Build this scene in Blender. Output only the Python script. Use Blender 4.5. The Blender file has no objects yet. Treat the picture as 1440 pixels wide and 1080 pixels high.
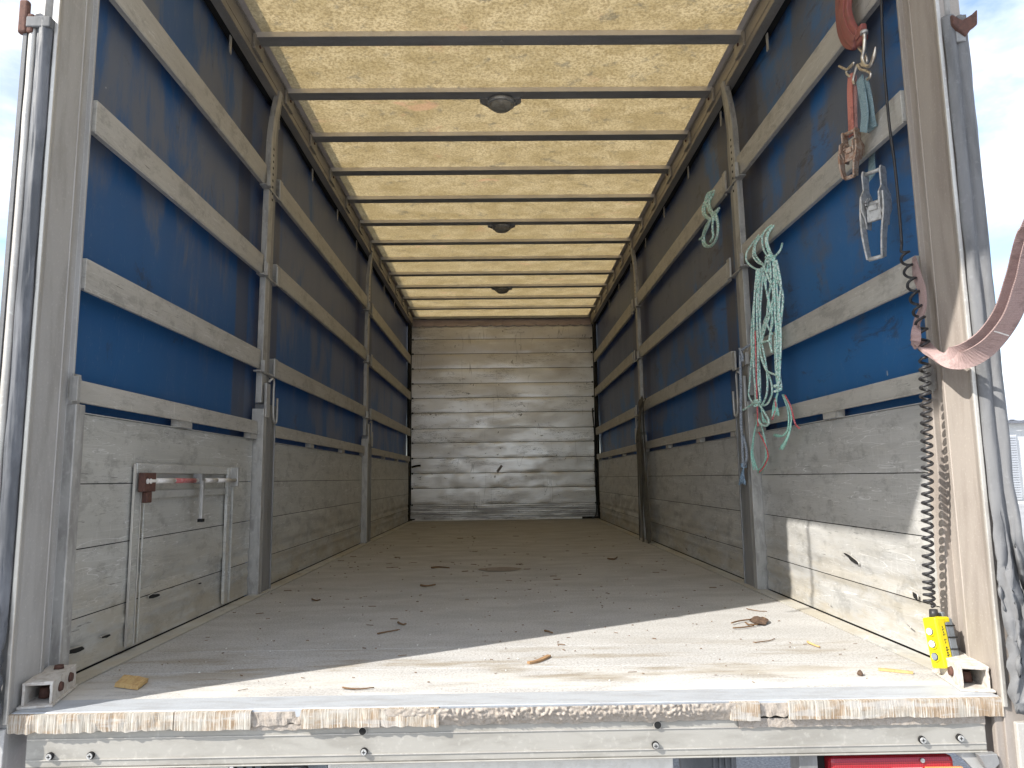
import bpy, bmesh, math, random
from mathutils import Vector, Matrix, noise as mnoise
random.seed(7)
scene = bpy.context.scene
R = math.radians
# ---------------------------------------------------------------- camera
CAM = dict(f=1008.32,loc=(-0.0100,-1.8139,0.5419),yaw=-0.01406,pitch=0.13026,roll=-0.01326)
def cam_axes(yaw, pitch, roll):
    cy, sy, cp, sp = math.cos(yaw), math.sin(yaw), math.cos(pitch), math.sin(pitch)
    f = Vector((-sy*cp, cy*cp, sp)); r0 = Vector((cy, sy, 0)); u0 = r0.cross(f)
    return (r0*math.cos(roll)+u0*math.sin(roll), u0*math.cos(roll)-r0*math.sin(roll), f)
cd = bpy.data.cameras.new('camera'); cam = bpy.data.objects.new('camera', cd)
scene.collection.objects.link(cam); scene.camera = cam
r_, u_, f_ = cam_axes(CAM['yaw'], CAM['pitch'], CAM['roll'])
cam.matrix_world = Matrix(((r_.x, u_.x, -f_.x, CAM['loc'][0]), (r_.y, u_.y, -f_.y, CAM['loc'][1]), (r_.z, u_.z, -f_.z, CAM['loc'][2]), (0, 0, 0, 1)))
cd.sensor_width = 36; cd.lens = CAM['f']/1440*36; cd.clip_start = .02; cd.clip_end = 2000
# ---------------------------------------------------------------- sun and sky
SUN_EL = R(39.2); SUN_DIR = Vector((.865*math.cos(SUN_EL), .502*math.cos(SUN_EL), -math.sin(SUN_EL))).normalized()
sd = bpy.data.lights.new('sun', 'SUN'); sd.energy = 2.0; sd.angle = R(.53); sd.color = (1, .95, .87)
so = bpy.data.objects.new('sun', sd); scene.collection.objects.link(so)
so.rotation_euler = SUN_DIR.to_track_quat('-Z', 'Y').to_euler(); so.location = (-20, -12, 20)
w = bpy.data.worlds.new('World'); scene.world = w; w.use_nodes = True
nt = w.node_tree; nt.nodes.clear()
def wn(t, **k):
    n = nt.nodes.new(t)
    for a, b in k.items(): setattr(n, a, b)
    return n
sky = wn('ShaderNodeTexSky', sky_type='NISHITA', sun_disc=False, sun_elevation=SUN_EL, sun_rotation=math.atan2(-.865, -.502), dust_density=.6, altitude=20)
tc = wn('ShaderNodeTexCoord'); mp = wn('ShaderNodeMapping'); mp.inputs['Scale'].default_value = (1, 1, 2.6)
mp.inputs['Location'].default_value = (0, 0, 0)
nz = wn('ShaderNodeTexNoise'); nz.inputs['Scale'].default_value = 2.1; nz.inputs['Detail'].default_value = 8; nz.inputs['Roughness'].default_value = .58; nz.inputs['Distortion'].default_value = .35
cr = wn('ShaderNodeValToRGB'); cr.color_ramp.elements[0].position = .36; cr.color_ramp.elements[1].position = .60
mx = wn('ShaderNodeMix', data_type='RGBA'); cn = wn('ShaderNodeTexNoise'); cn.inputs['Scale'].default_value = 5; cn.inputs['Detail'].default_value = 6; cc_ = wn('ShaderNodeMix', data_type='RGBA'); cc_.inputs[6].default_value = (2.9, 3.15, 3.6, 1); cc_.inputs[7].default_value = (6.2, 6.2, 6.3, 1)
bg = wn('ShaderNodeBackground'); bg.inputs['Strength'].default_value = .08
wo = wn('ShaderNodeOutputWorld')
L = nt.links.new
L(tc.outputs['Generated'], mp.inputs[0]); L(mp.outputs[0], nz.inputs['Vector']); L(nz.outputs[0], cr.inputs[0])
L(mp.outputs[0], cn.inputs['Vector']); cm = wn('ShaderNodeMapRange'); cm.inputs[1].default_value = .38; cm.inputs[2].default_value = .58; L(cn.outputs[0], cm.inputs[0]); L(cm.outputs[0], cc_.inputs[0]); L(cc_.outputs[2], mx.inputs[7]); L(cr.outputs[0], mx.inputs[0]); L(sky.outputs[0], mx.inputs[6]); L(mx.outputs[2], bg.inputs[0]); L(bg.outputs[0], wo.inputs[0])
vs = scene.view_settings; vs.view_transform = 'Standard'; vs.look = 'None'; vs.gamma = 1; vs.use_curve_mapping = False
vs.exposure = 2.0
scene.render.engine = 'CYCLES'
cy = scene.cycles; cy.max_bounces = 9; cy.diffuse_bounces = 6; cy.glossy_bounces = 4; cy.transmission_bounces = 6
cy.use_denoising = True; cy.sample_clamp_indirect = 6; cy.caustics_reflective = False; cy.caustics_refractive = False
cy.use_adaptive_sampling = True; cy.adaptive_threshold = .01

# ---------------------------------------------------------------- materials
class MT:
    def __init__(s, name):
        s.m = bpy.data.materials.new(name); s.m.use_nodes = True; s.t = s.m.node_tree; s.t.nodes.clear()
        s.out = s.n('ShaderNodeOutputMaterial'); s.g = s.n('ShaderNodeNewGeometry'); s.oi = s.n('ShaderNodeObjectInfo')
    def n(s, t, **k):
        n = s.t.nodes.new(t)
        for a, b in k.items(): setattr(n, a, b)
        return n
    def l(s, a, b):
        if isinstance(a, (int, float)): b.default_value = a
        elif isinstance(a, tuple): b.default_value = a if len(a) == 4 or b.type == 'VECTOR' else a+(1,)
        else: s.t.links.new(a, b)
    def pos(s, sc=(1, 1, 1), rot=(0, 0, 0), jit=0, loc=(0, 0, 0)):
        mp = s.n('ShaderNodeMapping'); mp.inputs['Scale'].default_value = sc; mp.inputs['Rotation'].default_value = rot
        mp.inputs['Location'].default_value = loc
        v = s.g.outputs['Position']
        if jit:
            a = s.n('ShaderNodeVectorMath', operation='MULTIPLY_ADD'); s.l(s.oi.outputs['Random'], a.inputs[0]); a.inputs[1].default_value = (jit, jit*.7, jit*1.3); s.l(v, a.inputs[2]); v = a.outputs[0]
        s.l(v, mp.inputs[0]); return mp.outputs[0]
    def noise(s, v, scale=5, det=4, ro=.55, dist=0):
        n = s.n('ShaderNodeTexNoise'); s.l(v, n.inputs['Vector']); n.inputs['Scale'].default_value = scale
        n.inputs['Detail'].default_value = det; n.inputs['Roughness'].default_value = ro; n.inputs['Distortion'].default_value = dist
        return n.outputs[0]
    def ma(s, op, a, b=0.0, c=0.0, clamp=False):
        n = s.n('ShaderNodeMath', operation=op, use_clamp=clamp); s.l(a, n.inputs[0]); s.l(b, n.inputs[1]); s.l(c, n.inputs[2]); return n.outputs[0]
    def step(s, f, a, b, lo=0.0, hi=1.0):
        n = s.n('ShaderNodeMapRange'); n.interpolation_type = 'SMOOTHSTEP'; s.l(f, n.inputs[0])
        n.inputs[1].default_value = a; n.inputs[2].default_value = b; n.inputs[3].default_value = lo; n.inputs[4].default_value = hi
        return n.outputs[0]
    def lines(s, v, scale, wd, det=2, ro=.5, dist=0):
        a = s.ma('ABSOLUTE', s.ma('SUBTRACT', s.noise(v, scale, det, ro, dist), .5)); return s.step(a, 0, wd, 1, 0)
    def mix(s, f, a, b, mode='MIX'):
        n = s.n('ShaderNodeMix', data_type='RGBA', blend_type=mode); s.l(f, n.inputs[0]); s.l(a, n.inputs[6]); s.l(b, n.inputs[7]); return n.outputs[2]
    def sep(s, v=None):
        n = s.n('ShaderNodeSeparateXYZ'); s.l(v or s.g.outputs['Position'], n.inputs[0]); return n.outputs
    def bump(s, h, st=.3, d=.002, prev=None):
        n = s.n('ShaderNodeBump'); s.l(h, n.inputs['Height']); n.inputs['Strength'].default_value = st; n.inputs['Distance'].default_value = d
        if prev: s.l(prev, n.inputs['Normal'])
        return n.outputs[0]
    def bsdf(s, col, rough=.6, metal=0.0, nrm=None, spec=.5, surface=True, **k):
        b = s.n('ShaderNodeBsdfPrincipled'); s.l(col, b.inputs['Base Color']); s.l(rough, b.inputs['Roughness']); s.l(metal, b.inputs['Metallic'])
        b.inputs['Specular IOR Level'].default_value = spec
        for a, v in k.items(): s.l(v, b.inputs[a.replace('_', ' ')])
        if nrm: s.l(nrm, b.inputs['Normal'])
        if surface: s.l(b.outputs[0], s.out.inputs[0])
        return b.outputs[0]

def m_board(name, base, dirt, pale, metal=.4, rough=.46, jit=0, speck=.4, scr=1.0):
    """weathered, scuffed aluminium board running along Y"""
    m = MT(name)
    p = m.pos((1, 1, 1), jit=jit)
    big = m.noise(p, 1.6, 5, .6)
    st = m.noise(m.pos((6, .8, 9), jit=jit), 2.2, 6, .65, .3)
    c = m.mix(m.step(st, .42, .72, 0, .5), base, dirt)
    c = m.mix(m.step(m.noise(m.pos((5, 1.2, 6), jit=jit, loc=(3, 9, 1)), 1.5, 5, .6), .5, .72, 0, .55), c, pale)
    streak = m.noise(m.pos((40, 5, 260), jit=jit), 1, 3, .6)
    c = m.mix(m.step(streak, .52, .72, 0, .12), c, dirt)
    msk = m.step(m.noise(m.pos((2, 1.2, 4), loc=(5, 1, 2)), 1.6, 3), .36, .56)
    sc1 = m.lines(m.pos((3, 1.1, 16), rot=(.1, 0, 0), jit=jit), 1.5, .0055, 2, .5, .3)
    sc2 = m.lines(m.pos((4, 2.2, 30), rot=(-.13, 0, 0), jit=jit, loc=(1, 7, 3)), 1.3, .0055, 2, .5, .3)
    sc3 = m.lines(m.pos((9, 30, 3), rot=(.2, 0, 0), jit=jit), 1.0, .010, 3, .5, .2)
    wh = m.ma('MULTIPLY', m.ma('MAXIMUM', m.ma('MAXIMUM', sc1, sc2), m.ma('MULTIPLY', sc3, .25)), msk)
    c = m.mix(m.ma('MULTIPLY', wh, scr), c, tuple(min(.85, x*2.0+.12) for x in base))
    z = m.sep()[2]
    gr = m.noise(m.pos((9, 7, 12), jit=jit, loc=(2, 6, 1)), 1, 8, .78, .2)
    c = m.mix(m.step(gr, .50, .64, 0, .55), c, tuple(x*.72 for x in dirt))
    low = m.ma('MULTIPLY', m.step(z, .42, .04), m.step(m.noise(m.pos((3, 2.2, 9), loc=(1, 2, 7)), 1, 6, .7), .42, .6, 0, .55))
    c = m.mix(low, c, (.50, .44, .33))
    scf = m.step(m.noise(m.pos((60, 11, 170), jit=jit), 1, 3, .65), .64, .69, 0, .6)
    c = m.mix(m.ma('MULTIPLY', scf, m.step(m.noise(m.pos((2, 1.3, 8), loc=(8, 4, 2), jit=jit), 1.3, 4, .6), .47, .58)), c, (.09, .09, .085))
    vt = m.step(m.noise(m.pos((20, 90, 9), jit=jit), 1, 3, .6), .66, .72, 0, .45)
    c = m.mix(m.ma('MULTIPLY', vt, msk), c, tuple(min(.8, x*1.5) for x in base))
    dk = m.lines(m.pos((3, 2.4, 26), rot=(.06, 0, 0), jit=jit, loc=(9, 2, 4)), 1.7, .008, 5, .7, .9)
    dkm = m.step(m.noise(m.pos((2, 1.5, 7), loc=(0, 4, 9)), 2.0, 4), .45, .58)
    c = m.mix(m.ma('MULTIPLY', m.ma('MULTIPLY', dk, dkm), .45), c, (.06, .06, .058))
    sp = m.step(m.noise(m.pos((70, 50, 70), jit=jit), 1, 2, .6), .72, .78, 0, speck)
    c = m.mix(sp, c, (.6, .6, .57))
    h = m.ma('ADD', m.ma('MULTIPLY', st, .6), m.ma('MULTIPLY', streak, .25))
    h2 = m.ma('SUBTRACT', h, m.ma('MULTIPLY', wh, .12))
    nr = m.bump(h2, .3, .004)
    nr = m.bump(m.noise(m.pos((30, 14, 50)), 1, 5, .65), .25, .003, nr)
    ro = m.ma('ADD', rough-.1, m.ma('MULTIPLY', big, .3))
    m.bsdf(c, ro, metal, nr, spec=.4)
    return m.m

def m_plain(name, base, dirt=None, scale=(8, 8, 8), rough=.6, metal=0.0, amt=.7, bmp=.2, spec=.4, fine=90, lo=.42, hi=.66, rust=None):
    m = MT(name); dirt = dirt or tuple(x*.6 for x in base)
    n1 = m.noise(m.pos(scale), 1, 6, .62, .3)
    c = m.mix(m.step(n1, lo, hi, 0, amt), base, dirt)
    n2 = m.noise(m.pos((fine,)*3), 1, 3, .6)
    c = m.mix(m.step(n2, .55, .75, 0, .35), c, tuple(min(.8, x*1.5) for x in base))
    if rust: c = m.mix(m.step(m.noise(m.pos((17, 17, 9)), 1, 5, .65), rust[1], rust[1]+.1), c, rust[0])
    m.bsdf(c, rough, metal, m.bump(m.ma('ADD', n1, m.ma('MULTIPLY', n2, .4)), bmp, .002), spec=spec)
    return m.m

def m_floor():
    m = MT('worn plywood deck'); x, y, z = m.sep()
    n1 = m.noise(m.pos((3, 6, 1)), 1, 6, .6); n2 = m.noise(m.pos((1.1, 1.4, 1)), 1, 4, .6, .5)
    c = m.mix(m.step(n1, .35, .65), (.52, .52, .515), (.44, .437, .43))
    c = m.mix(m.step(n2, .48, .7, 0, .5), c, (.44, .42, .39))
    # scuffs lengthwise across the width, brown wear patches, pale dust
    sx = m.noise(m.pos((2.5, 38, 1), loc=(4, 3, 0)), 1, 5, .7); c = m.mix(m.step(sx, .55, .75, 0, .12), c, (.22, .185, .15))
    wear = m.ma('MULTIPLY', m.step(m.noise(m.pos((2.2, 9, 1), loc=(2.2, 5.1, 0)), 1, 5, .6), .48, .62), m.step(y, .12, .2))
    c = m.mix(m.ma('MULTIPLY', wear, m.step(y, .85, .3, 0, .9)), c, (.30, .26, .20))
    sp = m.noise(m.pos((150, 130, 1)), 1, 3, .8); c = m.mix(m.step(sp, .46, .62, 0, .6), c, (.2, .175, .15))
    sp2 = m.noise(m.pos((150, 190, 1), loc=(9, 9, 0)), 1, 2, .7); c = m.mix(m.step(sp2, .6, .72, 0, .55), c, (.62, .6, .56))
    fw = m.noise(m.pos((45, 45, 1)), 1, 2, .8); c = m.mix(m.step(fw, .71, .76, 0, .5), c, (.13, .09, .06))
    edge = m.ma('MULTIPLY', m.step(y, .42, .10), m.step(m.noise(m.pos((3, 12, 1), loc=(7, 2, 0)), 1, 5, .65), .38, .58, 0, .8))
    c = m.mix(edge, c, (.6, .585, .55))
    scr = m.lines(m.pos((1.1, 9, 1), rot=(0, 0, .05)), 1.3, .0035, 3, .55, .5); c = m.mix(m.ma('MULTIPLY', scr, .3), c, (.55, .53, .5))
    h = m.ma('ADD', sp, m.ma('MULTIPLY', n1, .5))
    m.bsdf(c, m.step(n1, .3, .7, .55, .8), 0.0, m.bump(h, .28, .0025), spec=.35)
    return m.m

def m_curtain(name, blue, dirty, side):
    m = MT(name); x, y, z = m.sep()
    sm = m.noise(m.pos((1, 1.6, .8), rot=(side*.55, 0, 0)), 1.6, 6, .62, .4)
    rot = (.75, 0, 0) if side > 0 else (.0, 0, 0)
    smear = m.noise(m.pos((1, 9, 1.3) if side < 0 else (1, 2.2, 9), rot=rot), 1.0, 7, .7, .4)
    hgt = m.step(z, .9, 2.2, -.09, .09); far = m.step(y, .3, 5.5, -.03, .10)
    f = m.ma('ADD', m.ma('ADD', m.ma('ADD', m.ma('MULTIPLY', sm, .72), m.ma('MULTIPLY', smear, .28)), hgt), far)
    c = m.mix(m.step(f, .45, .57, .03, .9), blue, dirty)
    c = m.mix(m.step(m.noise(m.pos((1, 3, 3) if side < 0 else (1, 2.2, 6), loc=(3, 1, 8), rot=rot), 1.5, 7, .75, .5), .56 if side > 0 else .60, .64 if side > 0 else .70, 0, .6), c, (.05, .05, .045))
    # grubby strips on the cloth behind each pillar
    for yc in (1.62, 2.08, 4.4, 4.95):
        d = m.ma('ABSOLUTE', m.ma('SUBTRACT', y, yc)); wv = m.ma('ADD', d, m.ma('MULTIPLY', smear, .05))
        c = m.mix(m.step(wv, .09, .12, .72, 0), c, (.10, .095, .088))
    spec = m.step(m.noise(m.pos((1, 14, 12)), 1, 2, .5), .79, .8, 0, .7); c = m.mix(spec, c, (.5, .52, .55))
    scr = m.lines(m.pos((1, 5, 1.2), rot=rot), 2, .004, 4, .6, .4); c = m.mix(m.ma('MULTIPLY', scr, .25), c, (.25, .3, .38))
    nr = m.bump(m.noise(m.pos((1, 2.2, .7)), 1.5, 2, .5), .35, .03)
    nr = m.bump(m.noise(m.pos((300, 300, 300)), 1, 2, .5), .12, .001, nr)
    a = m.bsdf(c, .42, 0.0, nr, spec=.5, surface=False)
    t = m.n('ShaderNodeBsdfTranslucent'); m.l(m.mix(.8, c, blue), t.inputs[0])
    ms = m.n('ShaderNodeMixShader'); ms.inputs[0].default_value = .2
    m.l(a, ms.inputs[1]); m.l(t.outputs[0], ms.inputs[2]); m.l(ms.outputs[0], m.out.inputs[0])
    return m.m

def m_roof(name='translucent roof sheet', mixv=.58, tones=((.85, .76, .57), (.71, .62, .43))):
    m = MT(name)
    n1 = m.noise(m.pos((5, 7, 1)), 1, 7, .7, .2); n2 = m.noise(m.pos((75, 85, 1)), 1, 3, .8); n3 = m.noise(m.pos((9, 10, 1), loc=(3, 5, 0)), 1, 7, .75, .2)
    c = m.mix(m.step(n1, .35, .65), *tones)
    c = m.mix(m.step(n2, .42, .62, 0, .65 if mixv < .8 else .1), c, (.46, .38, .24))
    c = m.mix(m.step(n3, .56, .66, 0, .5), c, (.38, .36, .31))
    c = m.mix(m.step(m.noise(m.pos((2.6, 5, 1), loc=(8, 2, 0)), 1, 5, .65, .7), .62, .72, 0, .55), c, (.85, .62, .48))
    a = m.bsdf(m.mix(.55, c, (.48, .45, .39)), .6, 0.0, m.bump(n2, .3, .002), surface=False)
    t = m.n('ShaderNodeBsdfTranslucent'); m.l(c, t.inputs[0])
    ms = m.n('ShaderNodeMixShader'); ms.inputs[0].default_value = mixv
    m.l(a, ms.inputs[1]); m.l(t.outputs[0], ms.inputs[2]); m.l(ms.outputs[0], m.out.inputs[0])
    return m.m

def m_headboard():
    m = MT('worn white painted planks'); x, y, z = m.sep()
    n1 = m.noise(m.pos((1.5, 1, 4), jit=3), 1, 6, .65, .3)
    c = m.mix(m.step(n1, .42, .65, 0, .7), (.86, .86, .86), (.72, .715, .705))
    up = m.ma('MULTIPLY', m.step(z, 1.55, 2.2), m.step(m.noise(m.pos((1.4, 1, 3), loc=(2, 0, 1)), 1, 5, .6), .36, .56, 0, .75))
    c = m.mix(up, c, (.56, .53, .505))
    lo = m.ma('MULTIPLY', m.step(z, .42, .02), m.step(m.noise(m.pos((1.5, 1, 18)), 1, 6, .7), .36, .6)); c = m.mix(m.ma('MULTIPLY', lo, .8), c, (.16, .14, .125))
    chip = m.step(m.noise(m.pos((13, 1, 17), loc=(1, 0, 7)), 1, 5, .75, .3), .645, .68)
    chip2 = m.ma('MULTIPLY', m.lines(m.pos((1.3, 1, 15)), 1.6, .014, 6, .75, .8), m.step(m.noise(m.pos((1.1, 1, 3), loc=(6, 0, 2)), 1.4, 3), .5, .6))
    vert = m.ma('MULTIPLY', m.lines(m.pos((7, 1, .9)), 1, .007, 2, .4), m.step(m.noise(m.pos((2, 1, 2)), 1.3, 2), .5, .6, 0, .5))
    c = m.mix(m.ma('MULTIPLY', m.ma('MAXIMUM', m.ma('MAXIMUM', chip, chip2), vert), .85), c, (.04, .035, .03))
    pale = m.step(m.noise(m.pos((5, 1, 26), loc=(9, 1, 3), jit=2), 1, 4, .7), .62, .7, 0, .6); c = m.mix(pale, c, (.72, .72, .7))
    h = m.noise(m.pos((3, 1, 9)), 1, 5, .6)
    m.bsdf(c, m.step(n1, .35, .65, .32, .5), m.ma('MULTIPLY', m.ma('SUBTRACT', 1.0, chip), .5), m.bump(m.ma('SUBTRACT', h, m.ma('MULTIPLY', chip, .5)), .35, .008), spec=.6)
    return m.m

def m_edge():
    m = MT('splintered plywood edge'); x, y, z = m.sep()
    g = m.noise(m.pos((260, 4, 9)), 1, 4, .75); b = m.noise(m.pos((14, 3, 20)), 1, 5, .6, .5)
    c = m.mix(m.step(b, .4, .62), (.40, .37, .32), (.33, .24, .16)); c = m.mix(m.step(g, .45, .62, 0, .85), c, (.66, .62, .55))
    c = m.mix(m.step(m.noise(m.pos((6, 3, 45)), 1, 4, .6), .52, .62, 0, .7), c, (.5, .48, .45))
    c = m.mix(m.step(g, .42, .34, 0, .6), c, (.2, .14, .09))
    m.bsdf(c, .85, 0.0, m.bump(g, .9, .004), spec=.2); return m.m

def m_rope(name, a, b, fleck, tw=1.0):
    m = MT(name); n = m.noise(m.pos((150, 150, 110)), 1, 2, .6); n2 = m.noise(m.pos((130, 130, 90), loc=(4, 4, 4)), 1, 2, .8)
    c = m.mix(m.step(n, .42, .58), a, b); c = m.mix(m.step(n2, .56, .62, 0, .85), c, fleck)
    m.bsdf(c, .75, 0.0, m.bump(n, .8, .003), spec=.25); return m.m

def m_web(name, base, fl):
    m = MT(name); n = m.noise(m.pos((400, 400, 400)), 1, 2, .6); k = m.noise(m.pos((22, 22, 22)), 1, 5, .65)
    c = m.mix(m.step(n, .48, .6, 0, .5), base, fl); c = m.mix(m.step(k, .5, .66, 0, .5), c, tuple(x*.45 for x in base))
    wv = m.n('ShaderNodeTexWave'); m.l(m.pos(), wv.inputs['Vector']); wv.inputs['Scale'].default_value = 110; wv.bands_direction = 'Z'
    m.bsdf(c, .85, 0.0, m.bump(m.ma('ADD', n, wv.outputs['Fac']), .5, .0015), spec=.2); return m.m

def m_asphalt():
    m = MT('pale asphalt'); n = m.noise(m.pos((60, 60, 60)), 1, 4, .8); b = m.noise(m.pos((.3, .3, .3)), 1, 5, .6)
    c = m.mix(m.step(n, .4, .65), (.26, .26, .265), (.46, .46, .47)); c = m.mix(m.step(b, .4, .7, 0, .5), c, (.22, .22, .22))
    m.bsdf(c, .85, 0.0, m.bump(n, .6, .01), spec=.3); return m.m

def m_lens(name, col):
    m = MT(name); v = m.n('ShaderNodeTexChecker'); m.l(m.pos(rot=(0, .785, 0)), v.inputs['Vector']); v.inputs['Scale'].default_value = 260
    m.bsdf(m.mix(m.ma('MULTIPLY', v.outputs[1], .5), col, tuple(min(1, x*1.9+.01) for x in col)), .12, 0.0, m.bump(v.outputs[1], .5, .002), spec=.7); return m.m

BOARD_L = m_board('scuffed alloy side board', (.60, .60, .57), (.46, .46, .44), (.70, .70, .67), scr=.95)
BOARD_R = m_board('scuffed alloy side board shaded', (.60, .598, .585), (.43, .43, .42), (.68, .67, .63), rough=.46)  # right-hand copy, slightly darker tones put that side's shade into the colour
LATH = m_board('weathered alloy lath', (.49, .475, .44), (.38, .365, .34), (.60, .585, .55), metal=.2, rough=.5, jit=4, speck=.15, scr=.35)
POST_L = m_plain('dusty grey steel', (.46, .455, .45), (.34, .33, .32), (14, 14, 3), .55, .25, fine=130)
POST_R = m_plain('dusty tan painted steel', (.365, .325, .29), (.26, .225, .20), (14, 14, 2.5), .6, .1, fine=160)
LIP = m_plain('pale bare alloy', (.56, .54, .50), (.40, .37, .34), (10, 10, 3), .4, .4)
PILLAR = m_plain('galvanised pillar steel', (.30, .30, .30), (.18, .178, .175), (20, 14, 3), .48, .35, fine=60)
PILLAR_P = m_plain('pale galvanised steel', (.46, .455, .44), (.27, .26, .25), (30, 30, 9), .5, .35, fine=60)
BOW = m_plain('grey alloy bow', (.33, .325, .32), (.26, .255, .25), (4, 14, 9), .4, .3, bmp=.1)
BOWLIP = m_plain('lit alloy flange', (.74, .70, .65), (.60, .56, .51), (5, 9, 9), .38, .4)  # rear face of the bows, its lit look put into a paler colour
RAIL = m_plain('roof rail alloy', (.38, .35, .31), (.26, .24, .215), (9, 1.5, 9), .45, .4)
RUBBER = m_plain('weathered black rubber', (.075, .08, .09), (.16, .165, .18), (14, 14, 5), .5, 0, bmp=.5, fine=40)
RUBBER_G = m_plain('chalky grey rubber', (.17, .172, .178), (.095, .097, .10), (16, 16, 4), .75, 0, bmp=.7, fine=60)
DARK = m_plain('recess shade and black parts', (.012, .012, .012), rough=.8)  # near-black colour carries the shade of holes and gaps; also plain black fittings
RUST = m_plain('rusted steel', (.13, .065, .05), (.07, .04, .035), (60, 60, 60), .8, .2, bmp=.6)
RUSTLIGHT = m_plain('surface rusted zinc', (.46, .36, .29), (.30, .15, .09), (70, 70, 70), .6, .45, bmp=.5, lo=.45, hi=.55)
ZINC = m_plain('dusty zinc plated steel', (.52, .52, .51), (.28, .27, .26), (60, 60, 60), .5, .4, bmp=.4)
STEEL = m_plain('bright hook steel', (.66, .62, .56), (.42, .33, .25), (60, 60, 60), .3, .8, bmp=.2)
SILL = m_plain('scuffed alloy sill beam', (.40, .385, .35), (.29, .275, .245), (5, 5, 22), .5, .25, bmp=.25, fine=70)
SILLTOP = m_plain('bare zinc floor strip', (.50, .53, .57), (.40, .41, .43), (7, 30, 7), .5, .3, bmp=.5, fine=200)
CASTING = m_plain('crusty painted casting', (.60, .57, .53), (.40, .35, .30), (50, 50, 50), .7, .1, bmp=.8)
GLOP = m_plain('dried grit and sealant', (.40, .355, .31), (.27, .225, .18), (90, 90, 90), .85, 0, bmp=1)
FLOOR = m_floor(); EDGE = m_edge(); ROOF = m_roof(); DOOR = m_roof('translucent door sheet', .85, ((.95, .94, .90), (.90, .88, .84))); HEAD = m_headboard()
CURT_L = m_curtain('blue tarpaulin', (.024, .115, .28), (.16, .18, .21), -1)
CURT_R = m_curtain('blue tarpaulin scuffed', (.032, .165, .40), (.13, .145, .165), 1)
ROOFSIDE = m_plain('pale roof border', (.56, .52, .50), (.44, .40, .38), (5, 5, 5), .6)
TEAL = m_rope('pale green rope', (.80, .90, .84), (.40, .74, .66), (.13, .16, .13))
TEALD = m_rope('green rope strands', (.34, .72, .62), (.55, .80, .72), (.18, .42, .36))
REDR = m_rope('red rope strand', (.62, .10, .12), (.72, .25, .26), (.3, .05, .05))
BLUER = m_rope('grey blue rope', (.25, .28, .33), (.36, .40, .46), (.10, .11, .13))
BLUET = m_rope('blue rope tassel', (.22, .33, .46), (.36, .46, .57), (.08, .12, .18))
REDCOAT = m_plain('dull red plastic', (.28, .085, .075), (.20, .085, .075), (30, 30, 30), .5, 0, fine=120, bmp=.2)
WEBRED = m_web('faded red webbing', (.62, .23, .18), (.75, .38, .32)); WEBBLUE = m_web('grey blue webbing', (.22, .33, .37), (.50, .60, .62))
WEBPINK = m_web('faded pink webbing', (.37, .265, .255), (.46, .35, .33)); WEBGREY = m_web('grubby dark webbing', (.13, .12, .10), (.19, .18, .15))
CABLE = m_plain('black cable rubber', (.025, .025, .028), (.04, .04, .042), (80, 80, 80), .42, 0, bmp=.2)
YELLOW = m_plain('yellow plastic', (.72, .60, .010), (.60, .50, .02), (30, 30, 30), .38, 0, bmp=.05, fine=20, amt=.4)
GREYP = m_plain('grey plastic', (.20, .225, .25), (.14, .155, .17), (40, 40, 40), .5, 0, bmp=.1)
WHITEP = m_plain('white button plastic', (.8, .8, .78), (.6, .6, .58), (99, 99, 99), .4)
PLATE = m_plain('white plastic panel', (.72, .70, .66), (.6, .58, .54), (40, 40, 40), .6)
LAMPGL = m_plain('dusty lamp glass', (.36, .335, .28), (.20, .18, .15), (30, 30, 30), .3, 0, bmp=.1)
REDLENS = m_lens('red lamp lens', (.30, .010, .018)); REFL = m_lens('amber reflector', (.62, .25, .10)); REFLW = m_lens('clear reflector', (.6, .55, .55))
WOOD = m_plain('splintered wood', (.55, .38, .17), (.38, .22, .09), (120, 20, 20), .85, 0, bmp=.8)
TWIG = m_plain('dry brown twig', (.17, .10, .05), (.10, .06, .035), (90, 90, 90), .85)
LEAF = m_plain('dead leaf', (.12, .075, .05), (.05, .035, .028), (90, 90, 90), .8)
SHED = m_plain('pale corrugated steel', (.40, .42, .46), (.33, .35, .38), (1, 1, 1), .5, .1)
SHEDW = m_plain('white shed cladding', (.55, .56, .57), (.48, .48, .48), (1, 1, 1), .6)
SHEDD = m_plain('dark gutter', (.16, .17, .2), rough=.6)
ASPH = m_asphalt(); GREEN = m_plain('hedge leaves', (.07, .12, .03), (.04, .07, .02), (5, 5, 5), .7)
TAPE = m_plain('grey cloth tape', (.24, .235, .23), (.19, .185, .18), (30, 30, 30), .6)
WHITET = m_plain('white tape', (.78, .76, .74), (.6, .58, .56), (60, 60, 60), .5); REDT = m_plain('red tape', (.46, .12, .12), (.5, .3, .3), (60, 60, 60), .5)

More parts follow.
